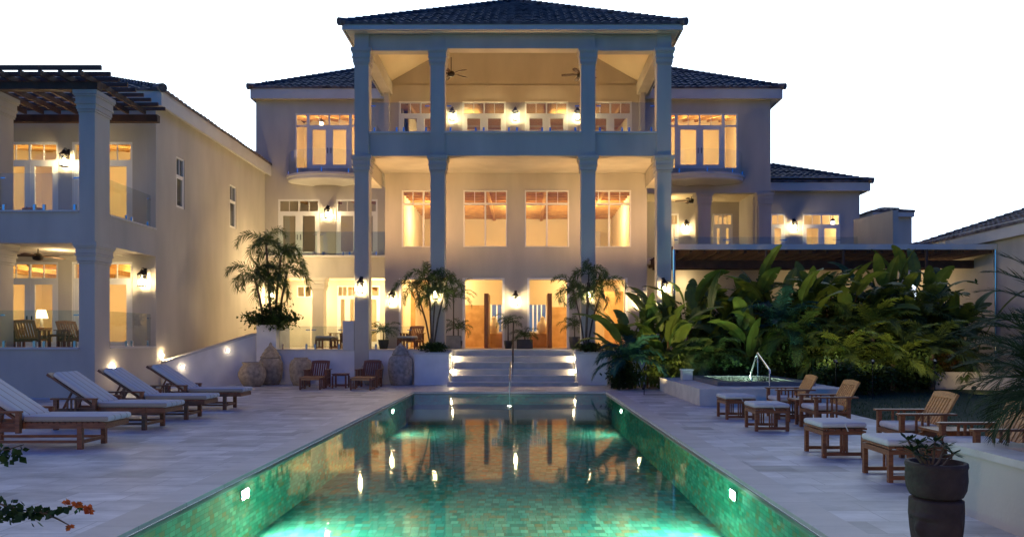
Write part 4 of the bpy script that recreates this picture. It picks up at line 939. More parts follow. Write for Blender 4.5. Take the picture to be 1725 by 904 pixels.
def make_chaise():
    """origin on the floor at the foot end; head towards -X"""
    t = thing('sun_lounger', 'lounger', 'sun lounger'); w = .34
    for s in (-1, 1):
        y = s * (w - .03)
        MB().box(-.42, -.35, y - .03, y + .03, 0, .36).build('leg', TEAK, t); MB().box(-1.98, -1.91, y - .03, y + .03, 0, .53).build('leg', TEAK, t)
        r = MB(); r.box(-1.91, -.02, y - .02, y + .02, .30, .375); r.box(-1.91, -.42, y - .016, y + .016, .09, .13); r.build('side_rail', TEAK, t)
        a = MB(); a.box(-1.98, -1.18, s * (w + .04) - .04, s * (w + .04) + .04, .531, .56); a.box(-1.25, -1.19, s * (w + .04) - .03, s * (w + .04) + .03, .24, .53); a.box(-1.98, -1.25, s * (w + .04) - .012, s * (w + .04) + .012, .26, .31)
        for q in (-1.7, -1.63, -1.56): a.box(q - .014, q + .014, s * (w + .04) - .01, s * (w + .04) + .01, .31, .53)
        a.build('armrest', TEAK, t)
    f = MB(); f.box(-.055, -.02, -w + .03, w - .03, .30, .375); f.box(-.41, -.36, -w + .06, w - .06, .08, .125)
    for i in range(15): f.box(-1.22 + i * .08, -1.16 + i * .08, -w + .01, w - .01, .3755, .392)
    f.build('seat', TEAK, t)
    p0, p1 = Vector((-1.24, 0, .385)), Vector((-2.10, 0, .96)); d = p1 - p0; b = MB()
    for s in (-1, 1): b.bar(p0 + Vector((0, s * .29, 0)), p1 + Vector((0, s * .29, 0)), .045, .035, (1, 0, 1))
    for i in range(9): b.bar(p0 + d * (.06 + i * .105) + Vector((0, -.267, 0)), p0 + d * (.06 + i * .105) + Vector((0, .267, 0)), .06, .018, (1, 0, 1.4))
    b.bar(p0 + d * .98 + Vector((0, -.31, 0)), p0 + d * .98 + Vector((0, .31, 0)), .07, .05, (1, 0, 1.4)); b.bar((-1.72, -.2, .68), (-1.90, -.2, .33), .03, .03); b.bar((-1.72, .2, .68), (-1.90, .2, .33), .03, .03)
    b.build('backrest', TEAK, t)
    m = cushion(-1.20, .03, -w + .01, w - .01, .394, .485, 'mattress', CUSHS, t, .04)
    e = MB().box(0, (d.length) * .93, -w + .03, w - .03, .02, .12).build('back_mattress', CUSHS, m, smooth=True, bevel=.04, seg=3)
    ang = math.atan2(d.z, -d.x); e.location = (p0.x + .02, 0, p0.z + .015); e.rotation_euler = (0, 0, math.pi); e.rotation_euler = (R(0), -ang, 0)
    e.rotation_euler = Matrix(((d.normalized().x, 0, .556), (0, 1, 0), (d.normalized().z, 0, .831))).to_euler() if False else (0, 0, 0)
    dn = d.normalized(); nn = Vector((-dn.z, 0, dn.x)); nn = nn if nn.z > 0 else -nn
    e.matrix_local = Matrix(((dn.x, 0, nn.x, p0.x), (0, -1, 0, 0), (dn.z, 0, nn.z, p0.z), (0, 0, 0, 1)))
    MB().box(-.05, .0, -.03, .03, 0, .02)
    return t
CH = make_chaise(); uc = []
for i, (x, y, lab) in enumerate(((-6.0, 11.0, 'nearest the camera and cut by the left edge'), (-6.2, 13.2, 'second from the camera'), (-6.24, 14.88, 'third from the camera'), (-6.28, 16.85, 'farthest from the camera beside the ramp wall'))):
    place(CH, uc, (x, y, 0), R((1.0, -1.5, .5, 1.2)[i]), 'striped sun lounger in the left row, ' + lab, 'sun loungers')

# ------------------------------------------------------------------ urns, pots
def urn(name, lab, px, Y_, prof, m, n=32, lid=None, z=0):
    t = thing(name, lab, 'urn', (X(px, Y_), Y_, z)); rr_ = random.Random(px)
    MB().lathe(prof, n=n, fn=lambda r, z_, a: r * (1 + .012 * math.sin(3 * a + z_ * 9) + .008 * math.sin(40 * z_))).build('body', m, t, smooth=True)
    if lid: MB().lathe(lid, n=n).build('lid', m, t, smooth=True)
    return t
urn('stone_urn', 'round bulging tan stone pot at the foot of the ramp wall', 425, 24.6, [(.26, 0), (.36, .12), (.44, .34), (.44, .46), (.38, .62), (.30, .70), (.31, .75), (.33, .80), (.27, .80), (.24, .66)], URN)
urn('lidded_urn', 'tall tan stone jar with pointed stepped lid by the ramp wall', 456, 25.5, [(.27, 0), (.36, .2), (.41, .55), (.40, .75), (.34, .88), (.32, .92)], URN, lid=[(.34, .921), (.35, .95), (.28, 1.02), (.29, 1.05), (.2, 1.16), (.21, 1.19), (.12, 1.28), (.06, 1.34), (.05, 1.40), (.01, 1.46)])
urn('stone_urn', 'tan stone urn standing behind the left bare armchair', 507, 25.2, [(.26, 0), (.34, .2), (.38, .5), (.38, .7), (.32, .84), (.22, .90), (.24, .94), (.2, .94), (.18, .86)], URN)
urn('stone_urn', 'grey stone urn standing behind the right bare armchair', 628, 25.4, [(.26, 0), (.32, .2), (.36, .45), (.37, .62), (.32, .74), (.22, .82), (.24, .86), (.2, .86), (.18, .8)], URNG)
urn('lidded_urn', 'grey stone jar with domed stepped lid left of the steps', 675, 25.3, [(.33, 0), (.38, .15), (.42, .5), (.43, .75), (.40, .90), (.33, .98), (.27, 1.01)], URNG, lid=[(.29, 1.011), (.30, 1.05), (.26, 1.10), (.27, 1.14), (.17, 1.24), (.18, 1.27), (.08, 1.36), (.03, 1.42), (.01, 1.45)])

# ------------------------------------------------------------------ steel handrails
hr = thing('stair_handrail', 'slim dark metal handrail running up the middle of the steps', 'handrail', (X(863, 25), 24.9, 0))
hx = X(864, 24.9)
put(MB().tube([(hx, 24.75, .14), (hx, 24.75, 1.02), (hx, 24.8, 1.08), (hx, 26.45, 2.12), (hx, 26.5, 2.16), (hx, 26.6, 2.16), (hx, 26.62, 2.1), (hx, 26.62, TZ)], .028, 8), 'rail', DARKM, hr)
put(MB().tube([(hx, 25.7, .76), (hx, 25.7, 1.62)], .02, 8), 'post', DARKM, hr)
hp = thing('pool_handrail', 'bright steel handrail leading from the paving down into the pool', 'handrail', (X(860, 22.6), 22.6, 0))
hx = X(860, 22.6)
put(MB().tube([(hx, 22.9, 0), (hx, 22.9, .78), (hx, 22.84, .86), (hx, 22.72, .86), (hx, 21.4, .42), (hx, 21.3, .36), (hx, 21.3, -.42)], .024, 10), 'rail', CHROME, hp)
pl = thing('pool_light', 'bright underwater lamp at the foot of the pool handrail', 'pool light', (X(858, 21.6), 21.6, -.42))
MB().lathe([(.09, 0), (.09, .02), (.07, .03)], n=16).build('housing', CHROME, pl); MB().lathe([(.06, .031), (.05, .05), (.02, .055)], n=16).build('lens', emit('fitting_lamp', (1, .85, .6), 70), pl)

# ------------------------------------------------------------------ hot tub
ht = thing('hot_tub', 'raised stone hot tub with green lit water and steel handrail', 'hot tub', (5.8, 19.5, 0))
TX0, TX1, TY0, TY1, TH = 4.15, 7.7, 17.5, 22.6, .40
b = MB(); xs = [TX0, 4.85, 7.3, TX1]; ys = [TY0, 18.55, 21.9, TY1]
for i in range(3):
    for j in range(3):
        if i == 1 and j == 1: continue
        b.quad((xs[i], ys[j], TH), (xs[i + 1], ys[j], TH), (xs[i + 1], ys[j + 1], TH), (xs[i], ys[j + 1], TH))
b.quad((TX0, TY0, 0), (TX1, TY0, 0), (TX1, TY0, TH), (TX0, TY0, TH)); b.quad((TX0, TY1, 0), (TX0, TY0, 0), (TX0, TY0, TH), (TX0, TY1, TH)); b.quad((TX1, TY0, 0), (TX1, TY1, 0), (TX1, TY1, TH), (TX1, TY0, TH)); b.quad((TX1, TY1, 0), (TX0, TY1, 0), (TX0, TY1, TH), (TX1, TY1, TH))
PLATS = tiles('hot_tub_stone', [(.40, .385, .36), (.47, .45, .42), (.43, .41, .385)], .9, .405, 'xz', .55, .006, (.25, .24, .22), .2, .2)
put(b, 'plinth', STEPM, ht)
k = MB()
for q in ((4.85, 7.3, 18.55, 18.9), (4.85, 7.3, 21.55, 21.9), (4.85, 5.2, 18.9, 21.55), (6.95, 7.3, 18.9, 21.55)): k.box(*q, -.4, TH + .10)
put(k, 'rim', COPEDGE, ht)
put(MB().box(5.2, 6.95, 18.9, 21.55, -.45, -.4), 'basin', PT_XY, ht)
put(MB().quad((5.2, 18.9, TH + .085), (6.95, 18.9, TH + .085), (6.95, 21.55, TH + .085), (5.2, 21.55, TH + .085)), 'water', WATER, ht)
for s in (5.21, 6.90): put(MB().box(s, s + .04, 20.1, 20.3, .15, .28), 'underwater_lamp', emit('tub_lamp', (.7, 1, .75), 900), ht)
put(MB().tube([(X(1273, 18.9), 18.72, TH), (X(1273, 18.9), 18.72, 1.0), (X(1272, 18.9), 18.7, 1.16), (X(1274, 18.6), 18.5, 1.22), (X(1290, 17.5), 17.25, .86), (X(1292, 17.3), 17.1, .78), (X(1292, 17.3), 17.1, 0)], .024, 10), 'handrail', CHROME, ht)
put(MB().tube([(X(1264, 19.4), 19.3, TH + .1), (X(1262, 19.4), 19.3, .62), (X(1270, 19), 18.85, 1.12), (X(1273, 18.8), 18.72, 1.17)], .02, 8), 'handrail', CHROME, ht)
pb = thing('stone_block', 'small square stone block standing on the left edge of the hot tub plinth', 'stone block', (X(1156, 21.3), 21.3, TH))
put(MB().box(X(1148, 21.3), X(1165, 21.3), 21.15, 21.45, TH + .001, TH + .27), 'block', STEPM, pb, bevel=.01); put(MB().box(X(1147, 21.3), X(1166, 21.3), 21.13, 21.47, TH + .272, TH + .31), 'cap', TRIM, pb)

# ------------------------------------------------------------------ right foreground: low wall with raised bed, head planter
rw = thing('raised_bed_wall', 'low rendered garden wall with stone cap at the right edge', 'wall', (4.3, 5, 0))
put(MB().box(4.0, 4.24, 1.0, 6.92, 0, .555), 'wall_body', STUCCO, rw); put(MB().box(4.24, 9.5, 6.7, 6.92, 0, .555), 'wall_body', STUCCO, rw)
put(MB().box(3.97, 4.30, 1.0, 6.95, .557, .62), 'coping', STEPM, rw); put(MB().box(4.302, 9.5, 6.64, 6.95, .557, .62), 'coping', STEPM, rw)
put(MB().box(4.24, 9.5, 1.0, 6.7, 0, .5), 'soil', SOIL, rw)
hpz = thing('head_planter', 'dark carved stone planter shaped as a face under a wide bowl', 'planter', (X(1577, 5.5), 5.5, 0))
def head(r, z, a):
    # a carved head looking to the left and a little towards the camera
    f = a - R(205); f = (f + math.pi) % (2 * math.pi) - math.pi; g_ = lambda c, w, zc, hz: math.exp(-((f - c) / w) ** 2 - ((z - zc) / hz) ** 2)
    q = r + .045 * g_(0, .16, .215, .05) + .018 * g_(0, .22, .13, .018) + .018 * g_(0, .22, .105, .014) - .014 * g_(0, .3, .118, .006) + .03 * g_(0, .3, .06, .025) - .02 * g_(.38, .18, .255, .02) - .02 * g_(-.38, .18, .255, .02) + .02 * g_(.38, .14, .252, .012) + .02 * g_(-.38, .14, .252, .012) + .02 * g_(0, .6, .30, .02)
    for s in (-1, 1):
        c = s * 1.55; d_ = (f - c); q += .03 * math.exp(-(d_ / .12) ** 2 - ((z - .20) / .09) ** 2)
    return q
prof = [(.14, 0.0)] + [(.15 + .035 * math.sin(math.pi * min(i / 46, 1) * .62), .005 + .0088 * i) for i in range(1, 47)] + [(.17, .415), (.13, .426)]
put(MB().lathe([(p[0], p[1]) for p in prof], (X(1577, 5.5), 5.5, 0.0), 96, head), 'carved_head', DARKSTONE, hpz, smooth=True)
put(MB().lathe([(.15, .427), (.178, .44), (.2, .49), (.209, .56), (.205, .64), (.212, .66), (.208, .685), (.178, .685), (.172, .60), (.0, .60)], (X(1577, 5.5), 5.5, 0), 40), 'bowl', DARKSTONE, hpz, smooth=True)
put(MB().lathe([(.171, .605), (.1, .615), (.0, .617)], (X(1577, 5.5), 5.5, 0), 20), 'soil', SOIL, hpz)

# ------------------------------------------------------------------ plants
UP = Vector((0, 0, 1))
def frond(mb, base, az, elev, ln, droop, lf, n=26, plum=0.0, w=.02, rng=random, start=.12, rach=.012, rmb=None, ang=55, sag=.35):
    d0 = Vector((math.cos(az), math.sin(az), 0)); side = Vector((-d0.y, d0.x, 0)); p = Vector(base); pts = [p.copy()]; tg = []
    N_ = n; st = ln / N_
    for i in range(N_):
        e = elev - droop * (i / N_) ** 1.3; t = d0 * math.cos(e) + UP * math.sin(e); p = p + t * st; pts.append(p.copy()); tg.append(t)
    (rmb or mb).tube(pts[::3] + ([pts[-1]] if (N_ % 3) else []), rach, 5, rach * .3)
    for i in range(int(N_ * start), N_):
        f = i / N_; l_ = lf * (math.sin(math.pi * min(1, .12 + f * .86)) ** .6) * (.85 + .3 * rng.random()); t = tg[i]; up = side.cross(t); up = -up if up.z < 0 else up
        for s in (-1, 1):
            a = R(ang) * (1 - .45 * f); roll = plum * (rng.random() * 2 - 1) * 1.5 + .15
            dr = t * math.cos(a) + (side * s * math.cos(roll) + up * math.sin(roll)) * math.sin(a); dr.normalize()
            b0 = pts[i + 1]; m_ = b0 + dr * l_ * .5; tip = b0 + dr * l_ - UP * l_ * sag * (.6 + .7 * rng.random()); ww = t * w * .5
            mb.add([b0 - ww * .6, b0 + ww * .6, m_ + ww, m_ - ww, tip], [(0, 1, 2, 3), (3, 2, 4)])
def palm(name, lab, stems, leafm, group=None, fr=9, ln=1.1, lf=.34, plum=1.0, trunk_r=.04, seed=1, elev=(.2, 1.3), droop=1.7, n=26, w=.022, cat='palm', ang=55, sag=.35):
    """stems: list of (base xyz, crown xyz)"""
    rg = random.Random(seed); b0 = stems[0][0]
    t = thing(name, lab, cat, b0, group=group); tr = MB(); cr = MB()
    for (b, c) in stems:
        b, c = Vector(b), Vector(c); m_ = (b + c) / 2 + Vector(((c.x - b.x) * -.12, 0, 0)); h = (c - b).length
        if h > .05: tr.tube([b, b + (m_ - b) * .5, m_, m_ + (c - m_) * .6, c], trunk_r, 8, trunk_r * .7)
        a0 = rg.random() * 6.3
        for i in range(fr):
            az = a0 + i * 2.39996 + rg.uniform(-.2, .2); e = elev[0] + (elev[1] - elev[0]) * ((i + .5) / fr); l_ = ln * rg.uniform(.8, 1.12)
            frond(cr, c, az, e, l_, droop * rg.uniform(.8, 1.2), lf, n, plum, w, rg, ang=ang, sag=sag)
    put(cr, 'crown', leafm, t)
    if tr.v: put(tr, 'trunk', BARK, t)
    return t
def bush(name, lab, c, rad, m, n=900, sz=.06, seed=1, cat='shrub', clump=14, stem=True, extra=None, group=None):
    rg = random.Random(seed); t = thing(name, lab, cat, (c[0], c[1], c[2] - rad[2]), group=group); f = MB(); cl = []
    for i in range(clump):
        while True:
            p = Vector([rg.uniform(-1, 1) for _ in range(3)])
            if p.length < 1: break
        cl.append(Vector((c[0] + p.x * rad[0] * .75, c[1] + p.y * rad[1] * .75, c[2] + p.z * rad[2] * .75)))
    for i in range(n):
        q = cl[rg.randrange(clump)]; p = q + Vector((rg.gauss(0, .22) * rad[0], rg.gauss(0, .22) * rad[1], rg.gauss(0, .22) * rad[2]))
        if p.z < c[2] - rad[2]: p.z = c[2] - rad[2] + rg.random() * .1
        d = Vector((rg.gauss(0, 1), rg.gauss(0, 1), rg.gauss(.3, 1))).normalized(); s_ = d.cross(UP)
        if s_.length < .1: s_ = Vector((1, 0, 0))
        s_ = s_.normalized() * sz * .34 * rg.uniform(.7, 1.3); d = d * sz * rg.uniform(.7, 1.4)
        f.add([p - d * .5, p + s_, p + d * .5 - UP * sz * .1, p - s_], [(0, 1, 2, 3)])
    put(f, 'foliage', m, t)
    if stem:
        s = MB(); bz = c[2] - rad[2]
        for i in range(5): q = cl[i % clump]; s.tube([(c[0] + rg.uniform(-.05, .05), c[1] + rg.uniform(-.05, .05), bz), ((c[0] + q.x) / 2, (c[1] + q.y) / 2, (bz + q.z) / 2 + .05), q], .012, 5, .005)
        put(s, 'stem', BARK, t)
    return t
def paddle(mb, st, base, az, lean, h, bl, bw, rng, droop=1.0, torn=True):
    """one banana-like leaf: long petiole then a broad folded blade with a few tears"""
    d0 = Vector((math.cos(az), math.sin(az), 0)); side = Vector((-d0.y, d0.x, 0)); p = Vector(base); N1, N2 = 6, 12; pts = [p.copy()]
    for i in range(N1):
        e = math.pi / 2 - lean * (.5 + .5 * i / N1); p = p + (d0 * math.cos(e) + UP * math.sin(e)) * (h / N1); pts.append(p.copy())
    st.tube(pts, .028, 6, .014)
    e0 = math.pi / 2 - lean; L_ = []; fold = rng.uniform(.25, .5); tw = rng.uniform(-.5, .5)
    for i in range(N2 + 1):
        f = i / N2; e = e0 - droop * f ** 1.4; t = d0 * math.cos(e) + UP * math.sin(e)
        if i: p = p + t * (bl / N2)
        up = side.cross(t); up = -up if up.z < 0 and abs(e) < 1.5 else up
        sd = (side * math.cos(tw) + up * math.sin(tw)); u2 = sd.cross(t); u2 = u2 if u2.z > 0 else -u2
        wd = bw * .5 * (max(0.0, math.sin(math.pi * (f * .93 + .05))) ** .55) * (1 - .25 * f)
        L_.append((p.copy(), sd, u2, wd, t))
    for s in (-1, 1):
        i = 0
        while i < N2:
            j = min(N2, i + (rng.choice((2, 3, 4, 6)) if torn else N2)); vs = []; fs = []
            sk = rng.uniform(-.05, .12)
            for k_ in range(i, j + 1):
                q, sd, u2, wd, t = L_[k_]; tear = (t * (-.02 if k_ == j else .02 if k_ == i else 0)) if torn else Vector()
                vs += [q, q + sd * s * wd * .55 + u2 * wd * .55 * fold, q + sd * s * wd + u2 * wd * (fold * .55 - sk * 2) + tear]
            for k_ in range(j - i):
                for c_ in (0, 1): fs.append((k_ * 3 + c_, k_ * 3 + c_ + 1, k_ * 3 + c_ + 4, k_ * 3 + c_ + 3))
            mb.add(vs, fs); i = j
def paddle_plant(lab, px, Y_, h, n, seed, m=LF_BAN, spread=.8, bl=1.45, bw=.5, name='banana_plant'):
    rg = random.Random(seed); c = (X(px, Y_), Y_, 0); t = thing(name, lab, 'plant', c, group='broad-leaved garden plants'); f = MB(); s = MB()
    for i in range(n):
        az = rg.uniform(0, 6.283); ln = rg.uniform(.08, spread); ph = h * rg.uniform(.38, .84) * (1 - .12 * ln)
        b = (c[0] + rg.gauss(0, .16), c[1] + rg.gauss(0, .2), 0); l_ = bl * rg.uniform(.75, 1.2)
        paddle(f, s, b, az, ln, ph, l_, bw * rg.uniform(.8, 1.2), rg, rg.uniform(.4, 1.5))
    put(f, 'foliage', m, t, smooth=True); put(s, 'stem', LF_RED if seed % 3 == 0 else m, t); return t

# palms of the terrace side
B = 26.4; kz = Z(547, 25.9)
palm('clump_palm', 'big many-stemmed feathery palm in the tall planter by the left building', [((X(456, B), B, kz), (X(450, B), B - .1, Z(412, B))), ((X(460, B), B + .2, kz), (X(472, B), B + .1, Z(432, B))), ((X(466, B), B + .3, kz), (X(486, B), B - .2, Z(462, B))),
     ((X(445, B), B, kz), (X(432, B), B - .2, Z(466, B))), ((X(456, B), B, kz), (X(460, B), B - .3, Z(478, B)))], LF_PALM, fr=8, ln=1.3, lf=.34, trunk_r=.05, seed=5, elev=(.1, 1.4), n=48, droop=2.8, w=.032)
bush('leafy_shrub', 'dense rounded dark green shrub spilling over the tall planter', (X(455, 26.1), 26.1, kz + .35), (1.0, .6, .55), LF_DARK, 2600, .13, 4)
B = 25.65; zp = Z(594, 25.3)
palm('slender_palm', 'slender palm with three puffy heads in the left step planter', [((X(727, B), B, zp), (X(722, B), B, Z(470, B))), ((X(727, B), B + .05, zp), (X(703, B), B - .2, Z(488, B))), ((X(729, B), B, zp), (X(752, B), B + .1, Z(478, B))), ((X(728, B), B, zp), (X(735, B), B - .3, Z(498, B)))], LF_PALM, fr=7, ln=1.15, lf=.27, trunk_r=.034, seed=11, elev=(.2, 1.5), droop=3.0, n=48, w=.03)
palm('slender_palm', 'slender palm with arching heads in the right step planter', [((X(986, B), B, zp), (X(992, B), B, Z(462, B))), ((X(986, B), B + .05, zp), (X(966, B), B - .2, Z(492, B))), ((X(988, B), B, zp), (X(1015, B), B + .1, Z(484, B))), ((X(987, B), B, zp), (X(990, B), B - .3, Z(500, B)))], LF_PALM, fr=7, ln=1.15, lf=.27, trunk_r=.034, seed=25, elev=(.2, 1.5), droop=3.0, n=48, w=.03)
for (px, lab, sd_) in ((727, 'low feathery green plants filling the left step planter', 3), (996, 'low feathery green plants filling the right step planter', 8)):
    bush('ground_plant', lab, (X(px, 25.6), 25.6, zp + .19), (.58, .30, .17), LF_PALM, 1500, .09, sd_, 'plant', 18)
def potted(name, lab, px, Y_, pr, ph, potm, crown_z, fr, ln, seed, trunk=True, square=False, lf=.2, z=TZ, plum=.6, elev=(.1, 1.3)):
    x = X(px, Y_); p = thing('plant_pot', 'pot holding the ' + lab, 'plant pot', (x, Y_, z))
    if square: MB().box(-pr, pr, -pr, pr, 0, ph).build('pot', potm, p, bevel=.015); MB().box(-pr + .03, pr - .03, -pr + .03, pr - .03, ph + .001, ph + .01).build('soil', SOIL, p)
    else: MB().lathe([(pr * .7, 0), (pr * .95, ph * .6), (pr, ph), (pr * .88, ph), (pr * .85, ph - .05), (0, ph - .05)], n=20).build('pot', potm, p, smooth=True); MB().lathe([(pr * .84, ph - .045), (0, ph - .03)], n=16).build('soil', SOIL, p)
    palm(name, lab, [((x, Y_, z + ph), (x, Y_, z + crown_z))], LF_PALM if seed % 2 else LF_DARK, fr=fr, ln=ln, lf=lf, seed=seed, trunk_r=.028, plum=plum, elev=elev, droop=1.5, n=20)
potted('potted_palm', 'bushy dark potted palm on the terrace by the outer left column', 646, 27.2, .2, .34, POTDARK, .62, 13, .7, 6)
potted('potted_palm', 'thin stemmed potted palm beside the left middle door', 764, 27.3, .27, .48, POTGREY, 1.9, 14, .95, 31, square=True)
potted('potted_palm', 'short bushy palm against the left middle door jamb', 772, 27.3, .16, .3, POTDARK, .75, 12, .65, 14)
potted('potted_palm', 'spiky dark plant in front of the wall between the two middle doors', 884, 27.9, .3, .34, POTDARK, .45, 15, .62, 12, square=True)
potted('potted_palm', 'taller spiky potted plant left of the stair handrail top', 856, 28.0, .16, .3, POTDARK, .95, 12, .62, 16)
potted('potted_palm', 'potted palm beside the right middle door jamb', 968, 28.1, .22, .45, POTDARK, .85, 13, .7, 18)

# garden planting on the right
for i, a_ in enumerate((
    ('yellow green broad-leaved plant at the left end of the garden bed', 1092, 24.6, 3.0, 11, 41), ('tall pale green broad-leaved plant beside the outer right column', 1130, 24.2, 3.7, 13, 42),
    ('broad-leaved plant with upright paddles left of the hot tub', 1178, 24.8, 3.3, 12, 43), ('broad-leaved plant with drooping paddles behind the stone block', 1226, 25.0, 3.5, 12, 45),
    ('tall broad-leaved plant reaching the pergola beam in mid bed', 1300, 25.2, 4.3, 14, 46), ('broad-leaved plant with a long arching pale leaf near mid bed', 1338, 24.6, 4.0, 12, 47),
    ('broad-leaved plant below the pergola right of mid bed', 1398, 25.2, 4.1, 13, 48), ('dense broad-leaved plant in the right half of the bed', 1455, 25.2, 3.9, 13, 49),
    ('broad-leaved plant with dark upright blades near the pergola end', 1592, 25.0, 4.0, 9, 50), ('broad-leaved plant behind the right fern palms', 1525, 25.4, 3.6, 12, 51),
    ('pale green broad-leaved plant with wide leaves behind the cone shrub', 1068, 24.0, 2.3, 11, 55), ('broad-leaved plant with leaning paddles in front of the mid bed', 1275, 24.2, 3.1, 12, 56),
    ('broad-leaved plant filling the gap right of mid bed', 1425, 24.4, 3.3, 12, 57), ('broad-leaved plant low at the right end of the bed', 1555, 24.2, 2.8, 11, 58), ('leafy broad-leaved plant under the pergola left post', 1160, 25.6, 4.0, 13, 59), ('leafy broad-leaved plant under the pergola second post', 1255, 25.8, 4.2, 13, 60),
    ('tall broad-leaved plant close to the right pergola post', 1555, 25.3, 4.5, 13, 63), ('tall broad-leaved plant leaning right at the end of the bed', 1615, 24.6, 3.4, 10, 64), ('tall broad-leaved plant under the pergola between its middle posts', 1490, 25.6, 4.6, 14, 65), ('broad-leaved plant with pale midribs under the pergola', 1360, 25.7, 4.6, 13, 66),
    ('low broad-leaved plant behind the hot tub steps', 1262, 23.6, 2.3, 11, 52), ('mid height broad-leaved plant with reddish stems at left bed front', 1112, 23.6, 2.2, 10, 54))):
    paddle_plant(*a_, m=LF_DARK if i in (8, 7) else LF_BAN)
for (lab, px, Y_, h, ln, m_, sd_, fr) in (
    ('bluish green feathery palm drooping beside the right step planter', 1062, 23.4, .85, 1.3, LF_TEAL, 61, 13), ('dark feathery palm with long arching fronds behind the hot tub', 1345, 23.3, 1.3, 1.9, LF_DARK, 62, 16),
    ('wide feathery palm at the right of the hot tub', 1418, 22.6, .9, 1.8, LF_BAN, 63, 16), ('feathery palm with low fronds reaching the lawn', 1505, 22.4, .8, 1.7, LF_BAN, 64, 16),
    ('feathery palm at the right end of the bed', 1570, 22.8, 1.1, 1.7, LF_PALM, 65, 14), ('bright green fern palm in the middle of the bed front', 1470, 23.6, 1.8, 1.8, LF_BAN, 66, 14), ('bluish palm with one high arching frond above the hot tub', 1312, 23.9, 1.9, 1.7, LF_TEAL, 68, 11),
    ('tall feathery palm rising to the pergola beam right of mid bed', 1480, 24.6, 2.4, 2.0, LF_DARK, 72, 14), ('tall arching palm in front of the right pergola post', 1548, 24.3, 2.2, 2.0, LF_PALM, 73, 15), ('tall arching palm behind the hot tub in front of the pergola', 1375, 24.8, 2.5, 2.0, LF_BAN, 74, 14),
    ('arching palm near the lit wall at the right end', 1610, 24.2, 1.6, 1.7, LF_DARK, 75, 14), ('small feathery palm by the left corner of the hot tub', 1150, 23.5, .6, 1.1, LF_PALM, 69, 14), ('feathery palm between broad leaves left of the hot tub', 1195, 23.4, .9, 1.3, LF_PALM, 70, 14), ('feathery palm behind the far lawn edge', 1620, 23.6, .7, 1.2, LF_PALM, 71, 12)):
    c = (X(px, Y_), Y_, 0); palm('feather_palm', lab, [(c, (c[0], c[1], h))], m_, 'feathery palms in the garden bed', fr=fr + 3, ln=ln, lf=.46, plum=.12, trunk_r=.09, seed=sd_, elev=(.15, 1.4), droop=1.5, n=28, w=.06, ang=62)
for (lab, px, Y_, rx, rz, m_, n, sz, sd_) in (
    ('low dark shrub at the left front corner of the garden bed', 1050, 23.2, .55, .5, LF_DARK, 1300, .13, 81), ('variegated low shrub left of the hot tub', 1120, 23.2, .7, .55, LF_BAN, 1500, .12, 82),
    ('dark shrub behind the hot tub water', 1235, 22.95, 1.1, .55, LF_DARK, 2000, .13, 83), ('dark shrub behind the hot tub handrail', 1330, 23.0, 1.0, .75, LF_DARK, 2200, .13, 84),
    ('dark rounded shrub right of the hot tub', 1405, 20.6, .7, .55, LF_DARK, 1800, .11, 85), ('low dark shrub at the lawn edge behind the armchairs', 1465, 20.9, .8, .45, LF_DARK, 1700, .11, 86),
    ('dark shrub in the right half of the bed front', 1540, 21.8, .8, .6, LF_DARK, 1700, .12, 87), ('reddish shrub against the lit wall at right', 1600, 23.5, .45, .75, LF_RED, 1200, .10, 88),
    ('tall dark shrub filling the middle of the bed', 1370, 26.2, 2.0, 1.5, LF_DARK, 4200, .2, 89), ('tall dark shrub at the back left of the bed', 1215, 26.3, 1.7, 1.6, LF_DARK, 3600, .2, 90), ('tall dark shrub at the back right of the bed', 1490, 26.3, 1.7, 1.7, LF_DARK, 3400, .2, 91),
    ('tall dark shrub under the right end of the pergola', 1560, 26.2, 1.6, 1.7, LF_DARK, 3400, .2, 93), ('tall dark shrub under the pergola left of mid bed', 1290, 26.4, 1.6, 1.6, LF_DARK, 3400, .2, 94),
    ('dark shrub low behind the fern palms', 1450, 24.2, 1.6, .9, LF_DARK, 3000, .16, 92)):
    bush('garden_shrub', lab, (X(px, Y_), Y_, rz), (rx, rx * .7, rz), m_, n, sz, sd_, clump=26)
cs = thing('cone_shrub', 'small black green cone shaped shrub beside the right step planter', 'shrub', (X(1043, 22.9), 22.9, 0)); f_ = MB(); rg = random.Random(5)
for i in range(2200):
    z = 1 - math.sqrt(rg.random()); a = rg.random() * 6.283; r_ = .27 * (1 - z) * rg.uniform(.75, 1.05); p = Vector((X(1043, 22.9) + r_ * math.cos(a), 22.9 + r_ * math.sin(a), .05 + z * .80)); d = Vector((math.cos(a), math.sin(a), rg.uniform(-.2, 1))).normalized() * .05; s_ = Vector((-math.sin(a), math.cos(a), 0)) * .018
    f_.add([p - d * .4, p + s_, p + d, p - s_], [(0, 1, 2, 3)])
put(f_, 'foliage', LF_NEAR, cs); put(MB().tube([(X(1043, 22.9), 22.9, 0), (X(1043, 22.9), 22.9, .7)], .03, 6, .01), 'trunk', BARK, cs)

# fan palm hanging over the right wall
palm('needle_palm', 'dark arching needle leaved palm leaning over the low wall at the right edge', [((4.95, 6.75, .5), (4.85, 6.7, 1.15))], LF_NEAR, fr=46, ln=.92, lf=.30, plum=.25, trunk_r=.09, seed=9, elev=(-.4, 1.45), droop=1.15, n=44, w=.022, ang=42, sag=.06)
palm('needle_palm', 'second needle leaved palm standing on the lawn behind the right edge palm', [((7.0, 9.3, 0), (7.0, 9.3, 1.45))], LF_NEAR, fr=44, ln=1.5, lf=.36, plum=.25, trunk_r=.12, seed=15, elev=(-.4, 1.45), droop=1.15, n=44, w=.028, ang=42, sag=.06)
